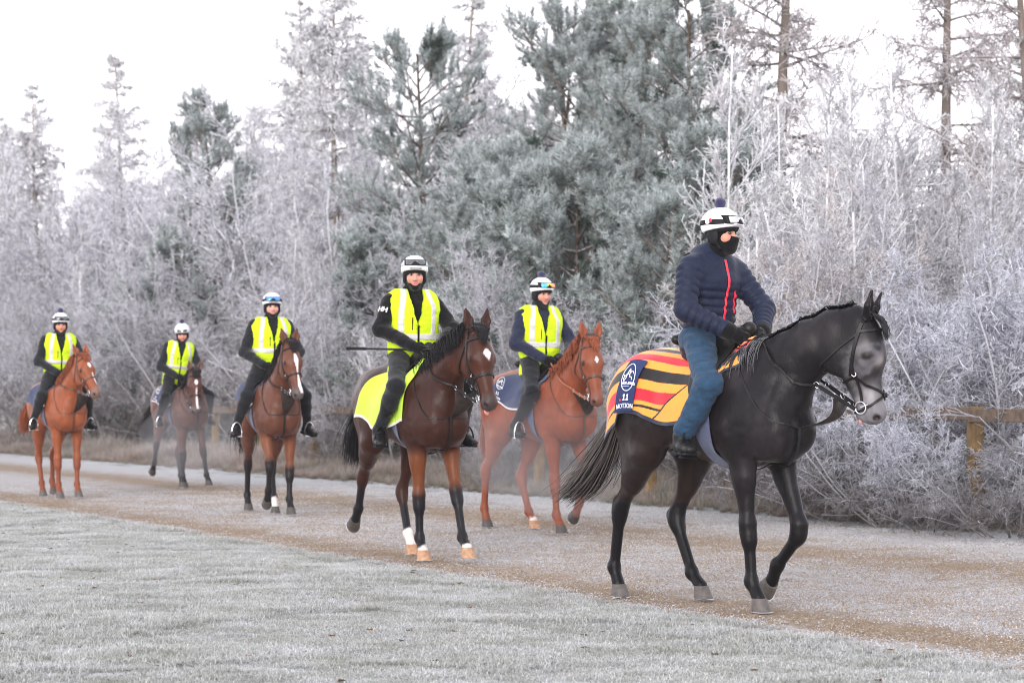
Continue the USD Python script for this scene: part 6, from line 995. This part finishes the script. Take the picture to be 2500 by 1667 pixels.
RIDERS = [
 dict(label='person in navy quilted jacket, blue trousers and black face mask riding the black horse', x=-.09, z=1.675, lean=6, yaw=8, h=.0085, build=1.08, head_yaw=20, head_pitch=3,
      elbow_r=(.06, -.29, 1.84), elbow_l=(.10, .30, 1.86), hand_r=(.34, -.07, 1.665), hand_l=(.35, .08, 1.665), knee_r=(.32, -.31, 1.37), knee_l=(.32, .31, 1.37), ankle_r=(.11, -.36, 1.06), ankle_l=(.11, .36, 1.06), foot_r=(.93, -.25, -.02), foot_l=(.93, .2, -.05),
      vest=False, puff=(.050, .013, .0), jacket='puffer_navy', jacket_o=.024, hood=True, trousers='blue_trouser', loose=True, trouser_to=.86, boot_top=.72, mask=True, opening=(.024, .045, .002), lens='goggle_clear', goggle_u=.080, button=True, cuff='black_cloth', skin=(.50, .25, .17)),
 dict(label='person in black jacket, yellow vest and long black boots holding a whip', x=-.05, z=1.665, lean=2, yaw=-4, h=.009, head_yaw=-18, head_pitch=2,
      elbow_r=(.02, -.30, 1.87), elbow_l=(.10, .30, 1.88), hand_r=(.36, -.09, 1.70), hand_l=(.38, .05, 1.70), knee_r=(.42, -.32, 1.40), knee_l=(.36, .32, 1.40), ankle_r=(.16, -.37, 1.05), ankle_l=(.16, .37, 1.05), foot_r=(.93, -.25, -.2), foot_l=(.93, .25, -.2),
      boot_top=.05, trousers='charcoal_cloth', jacket='black_cloth', helmet='white_helmet', peak='grey_helmet', lens='goggle_smoke', pompom=False, opening=(.066, .046, -.026), strap='grey_helmet', goggle_u=.10),
 dict(label='person with rainbow mirrored goggles, navy sleeves and yellow vest on a chestnut', x=-.05, lean=2, yaw=-8, head_yaw=2, head_pitch=6,
      elbow_r=(.02, -.30, 1.86), elbow_l=(.08, .31, 1.87), hand_r=(.33, -.10, 1.67), hand_l=(.36, .06, 1.68), knee_r=(.34, -.31, 1.38), knee_l=(.34, .31, 1.38), ankle_r=(.10, -.36, 1.06), ankle_l=(.10, .36, 1.06),
      boot_top=.7, trousers='charcoal_cloth', jacket='navy_cloth', lens='goggle_mirror', opening=(.078, .05, -.03), scarf='blue_scarf', skin=(.48, .25, .19), hood_m='charcoal_cloth'),
 dict(label='person with a blue goggle lens and yellow vest riding the bay with the broad blaze', x=-.05, z=1.73, build=1.06, lean=2, yaw=4, head_yaw=-4, head_pitch=2,
      elbow_r=(.04, -.32, 1.86), elbow_l=(.10, .31, 1.87), hand_r=(.34, -.10, 1.68), hand_l=(.37, .07, 1.68), knee_r=(.30, -.34, 1.36), knee_l=(.30, .34, 1.36), ankle_r=(.08, -.41, 1.03), ankle_l=(.08, .41, 1.03), foot_r=(.88, -.4, -.2), foot_l=(.88, .4, -.2),
      boot_top=.4, jacket='charcoal_cloth', lens='goggle_blue', pompom=False, opening=(.068, .05, -.022), skin=(.58, .32, .25), peak='grey_helmet'),
 dict(label='person in grey jacket, yellow vest and dark smoked goggles riding the far left chestnut', x=-.05, lean=5, yaw=-2, head_yaw=-8, head_pitch=6,
      elbow_r=(.04, -.30, 1.85), elbow_l=(.10, .31, 1.87), hand_r=(.36, -.06, 1.66), hand_l=(.38, .08, 1.68), knee_r=(.32, -.32, 1.38), knee_l=(.32, .32, 1.38), ankle_r=(.10, -.38, 1.05), ankle_l=(.10, .38, 1.05), foot_r=(.9, -.3, -.1), foot_l=(.9, .3, -.1),
      boot_top=.4, jacket='charcoal_cloth', lens='goggle_smoke', opening=(.075, .05, -.03), skin=(.55, .25, .17)),
 dict(label='person with dark twin goggles on a white helmet and yellow vest, on the last horse', x=-.05, y=-.08, lean=8, roll=5, yaw=-2, head_yaw=-20, head_roll=-2, head_pitch=16,
      elbow_r=(.06, -.36, 1.84), elbow_l=(.12, .22, 1.87), hand_r=(.36, -.14, 1.66), hand_l=(.38, .04, 1.68), knee_r=(.32, -.36, 1.38), knee_l=(.34, .33, 1.40), ankle_r=(.10, -.40, 1.06), ankle_l=(.10, .40, 1.08),
      boot_top=.5, jacket='charcoal_cloth', lens='goggle_smoke', frame='white_helmet', lens_two=True, strap='white_helmet', goggle_u=.075, opening=(.06, .048, -.04), skin=(.56, .26, .2)),
]
TACK = [
 dict(grackle=True, iron='goggle_rubber', bib_at=6, bib_low=1.12, bib_out=.10, sag=.0, girth=(.20, .13), saddle='black racing saddle under the rider of the leading black horse'),
 dict(iron='goggle_rubber', bib_at=11, bib_low=1.16, sag=.04, girth=(.24, .09), saddle='black racing saddle over the lime sheet on the dark bay horse'),
 dict(leather='brown_leather', rein='tan_leather', bib_at=11, sag=.05, girth=(.24, .09), saddle='black racing saddle on the chestnut with the navy cloth'),
 dict(bib_at=11, sag=.05, saddle='black racing saddle on the bay with the broad blaze'),
 dict(leather='brown_leather', bib_at=11, sag=.05, saddle='black racing saddle on the far left chestnut'),
 dict(bib_at=11, sag=.05, saddle='black racing saddle on the last brown horse of the string'),
]
def stripes(x, s):
    s = np.abs(s) + .075 * smooth01(x, -.5, -.05); gold, pale, red, blk, nav = A(.80, .30, .045), A(.80, .42, .15), A(.70, .018, .035), A(.014, .012, .014), A(.025, .025, .05)
    edges = [0, .025, .034, .075, .128, .185, .255, .318, .395, .455, .53, .556, .572, 9]; cols = [pale, blk, pale, nav, gold, red, gold, blk, gold, red, gold, blk, gold]
    i = np.clip(np.searchsorted(edges, s, 'right') - 1, 0, 12); c = np.array(cols)[i]
    fe = [0, .16, .205, .26, 9]; fc = np.array([gold, red, nav, gold]); c = np.where((x > .16)[:, None], fc[np.clip(np.searchsorted(fe, s, 'right') - 1, 0, 3)], c)
    d = x - (.09 - (s - .36) / .27 * .36); pan = (s > .36) & (d > 0) & (x <= .16); c = np.where(pan[:, None], gold, c); c = np.where(((s > .36) & (np.abs(d) < .010) & (x <= .16))[:, None], blk, c)
    return c
def name_patch(Pt, D, x0, s0, w, hgt, k=1.0, lean=-.15, off=.012, base=True):
    """navy sponsor patch on the right side: stable emblem, words, bars"""
    if base:
        u, v = np.linspace(0, 1, 12), np.linspace(0, 1, 20); Uu, Vv = np.meshgrid(u, v, indexing='ij'); P = D.at(x0 + Uu * w + Vv * hgt * lean, -(s0 + Vv * hgt), off); m = sheet(P, .003)
        q = np.cross(P[1, 0] - P[0, 0], P[0, 1] - P[0, 0]);
        if q[1] > 0: m = (m[0], m[1][:, ::-1])
        Pt.add('patch', sheet(P[::-1], .003) if q[1] > 0 else m, 'patch_navy', 40)
    cx = x0 + w * .5; e = off + .002; X = lambda s: cx + (s - s0) * lean
    logo(Pt, D, X(s0 + .42 * hgt), s0 + .36 * hgt, .085 * k, e, 'white_thread', .066 * k)
    Pt.add('lettering', lettering(D, 'JACK JONES', X(s0 + .5 * hgt) - .050 * k, s0 + .50 * hgt, .0155 * k, e, True), 'white_thread', False)
    Pt.add('lettering', line_on(D, [(X(s0 + .52 * hgt) - .035 * k, s0 + .53 * hgt), (X(s0 + .52 * hgt) + .03 * k, s0 + .53 * hgt)], .003, e), 'white_thread', False)
    Pt.add('lettering', lettering(D, '11', X(s0 + .77 * hgt) - .015 * k, s0 + .79 * hgt, .036 * k, e, True, .25), 'white_thread', False)
    p = D.at(np.array([X(s0 + .77 * hgt) - .032 * k]), np.array([-(s0 + .785 * hgt)]), e)[0]; Pt.add('dot', tm(trimesh.creation.icosphere(1, .007 * k, ) .apply_translation(p)), 'red_thread')
    Pt.add('lettering', lettering(D, 'MOTION', X(s0 + .9 * hgt) - .066 * k, s0 + .94 * hgt, .028 * k, e, False), 'white_thread', False)
rider = []
for i, (H, R, K) in enumerate(zip(HORSES, RIDERS, TACK)):
    feet = {n: A(*R['ankle_' + n]) - A(0, 0, .085) + unit(A(*R.get('foot_' + n, (.95, 0, -.1)))) * .03 for n in 'rl'}
    make_bridle(H, {n: A(*R['hand_' + n]) for n in 'rl'}, K)
    make_saddle(H, K['saddle'], feet, K)
    rider.append(make_rider(H, R))
# the striped rug on the leader
H = HORSES[0]; D0 = Drape(H, -.86, .50, .014)
hemf = lambda x, sd: np.interp(x, [-.86, -.74, -.66, -.62, -.35, .0, .15, .30, .46], [.60, .66, .66, .605, .62, .57, .48, .36, .26])
T = Part(H, 'striped_rug', 'gold, red and black striped wool rug with a navy patch over the leading black horse', 'horse rug', (-.2, 0, 1.5))
m, x, s, t, hm = cloth(D0, -.84, .46, hemf, 190, 330, .006, .006, 4)
c = stripes(x, s); edge = (np.abs(s) > hm - .024) | (x < -.818) | (x > .44); c = np.where(edge[:, None], A(.020, .024, .05), c); T.add('cloth', m, 'print', True, cd=c)
name_patch(T, D0, -.55, .268, .18, .33, 1.0, -.22, .022)
# lime sheet on the dark bay
H = HORSES[1]; D1 = Drape(H, -.86, .54, .014)
T = Part(H, 'hi_vis_sheet', 'plain lime yellow sheet with a white reflective hem on the dark bay horse', 'horse rug', (0, 0, 1.5))
m, x, s, t, hm = cloth(D1, -.10, .52, lambda x, sd: .66, 90, 200, .006, .006, 2, warp=lambda X, t: np.where(X < .15, -.46 * t * np.clip((.15 - X) / .25, 0, 1), -.12 * t * np.clip((X - .15) / .37, 0, 1)))
c = np.where((np.abs(s) > hm - .022)[:, None], A(.7, .68, .6), A(.48, .74, .04)); T.add('cloth', m, 'print', True, cd=c)
# navy saddle cloths
for k, lab, x0, x1, hem, wp in ((2, 'navy saddle cloth with white emblem and hem on the chestnut behind the leader', -.22, .44, .50, True), (5, 'navy saddle cloth with pale edging on the last brown horse', -.22, .42, .50, True),
                    (3, 'dark navy saddle pad on the bay with the broad blaze', -.22, .42, .50, False), (4, 'dark blue saddle pad on the far left chestnut', -.22, .42, .52, False)):
    H = HORSES[k]; Dk = Drape(H, -.86, .54, .014); T = Part(H, 'saddle_cloth', lab, 'saddle cloth', (0, 0, 1.5))
    m, x, s, t, hm = cloth(Dk, x0, x1, lambda x, sd: hem, 70, 150, .006, .004, k, warp=lambda X, t: np.where(X < .0, -.30 * t * np.clip(-X / .22, 0, 1), -.12 * t * np.clip(X / .4, 0, 1)))
    e = (np.abs(s) > hm - .016) & (wp | (x > .18)); c = np.where(e[:, None], A(.62, .6, .6), A(.026, .036, .085) if k != 5 else A(.04, .05, .10)); T.add('cloth', m, 'print', True, cd=c)
    if k == 2: name_patch(T, Dk, -.40, .21, .20, .27, .72, -.25, .014, False)
    if k == 5: name_patch(T, Dk, -.40, .20, .20, .27, .65, -.25, .014, False)
# whip in the bay rider's hand, sleeve badge
H, Z = HORSES[1], rider[1]; w = A(*RIDERS[1]['hand_r']); p0, p1 = w + A(.06, .10, .01), w + A(-.52, -.42, .02)
T = Part(H, 'whip', 'black riding whip pointing backwards from the hand of the dark bay rider', 'whip', w)
T.add('shaft', tube([p0, w, p1], [.011, .009, .008], 8), 'black_leather'); d = unit(p1 - w); T.add('flap', tube([p1 - d * .16, p1 + d * .02], [.013, .014], 8), 'goggle_rubber')
q = (Z.sh['r'] * .55 + Z.el['r'] * .45); dn = unit(Z.el['r'] - Z.sh['r']); out = unit(A(.85, -1, 0) - dn * (A(.85, -1, 0) @ dn)); rt = unit(np.cross(-dn, out)); v, f = trimesh.remesh.subdivide_to_size(*(lambda mm: (mm.vertices, mm.faces))(meshkit.text_mesh('HH', .042, .003, True)), .03); v = v - A(v[:, 0].mean(), .02, 0)
Pp = q + v[:, :1] * rt - v[:, 1:2] * dn + out * .06; g = out[None]
for _ in range(30): Pp = Pp - g * np.clip(Z.Fj.at(Pp) - (.017 + v[:, 2]), -.01, .01)[:, None]
Z.add('sleeve_badge', (Pp, f), 'white_thread', False)
# tongue of the licking bay
H = HORSES[1]; T_ = ell(H.hp(.585, -.078), (.035, .012, .022), H.M, .01); obj('tongue', solid([T_], .005), 'tongue', H.root, True)
H = HORSES[0]; obj('lip', solid([ell(H.hp(.575, -.085, -.012), (.02, .012, .014), H.M, .01)], .004), 'tongue', H.root, True)

# breath and steam hanging low about two of the horses
mat_('steam', {'v': ('principled_volume', {'color': (.97, .96, .98), 'density': .16, 'anisotropy': .2})}, [], volume='v.Volume')
for H, dx, lab in ((HORSES[2], .35, 'faint steam hanging round the legs of the chestnut behind the leader'), (HORSES[5], .75, 'faint steam hanging round the chest of the last brown horse')):
    m = trimesh.creation.icosphere(3, 1.0); v = m.vertices * A(.95, .75, .62); v = v * (1 + .35 * (meshkit.fbm(v * 2.2 + dx * 9, 2, 5)[:, None] - .5)); c = A(dx, -.1, .78)
    tag(obj('steam', (v @ H.R.T + H.loc + H.R @ c, m.faces), 'steam', None, True), lab, None, None, 'stuff')
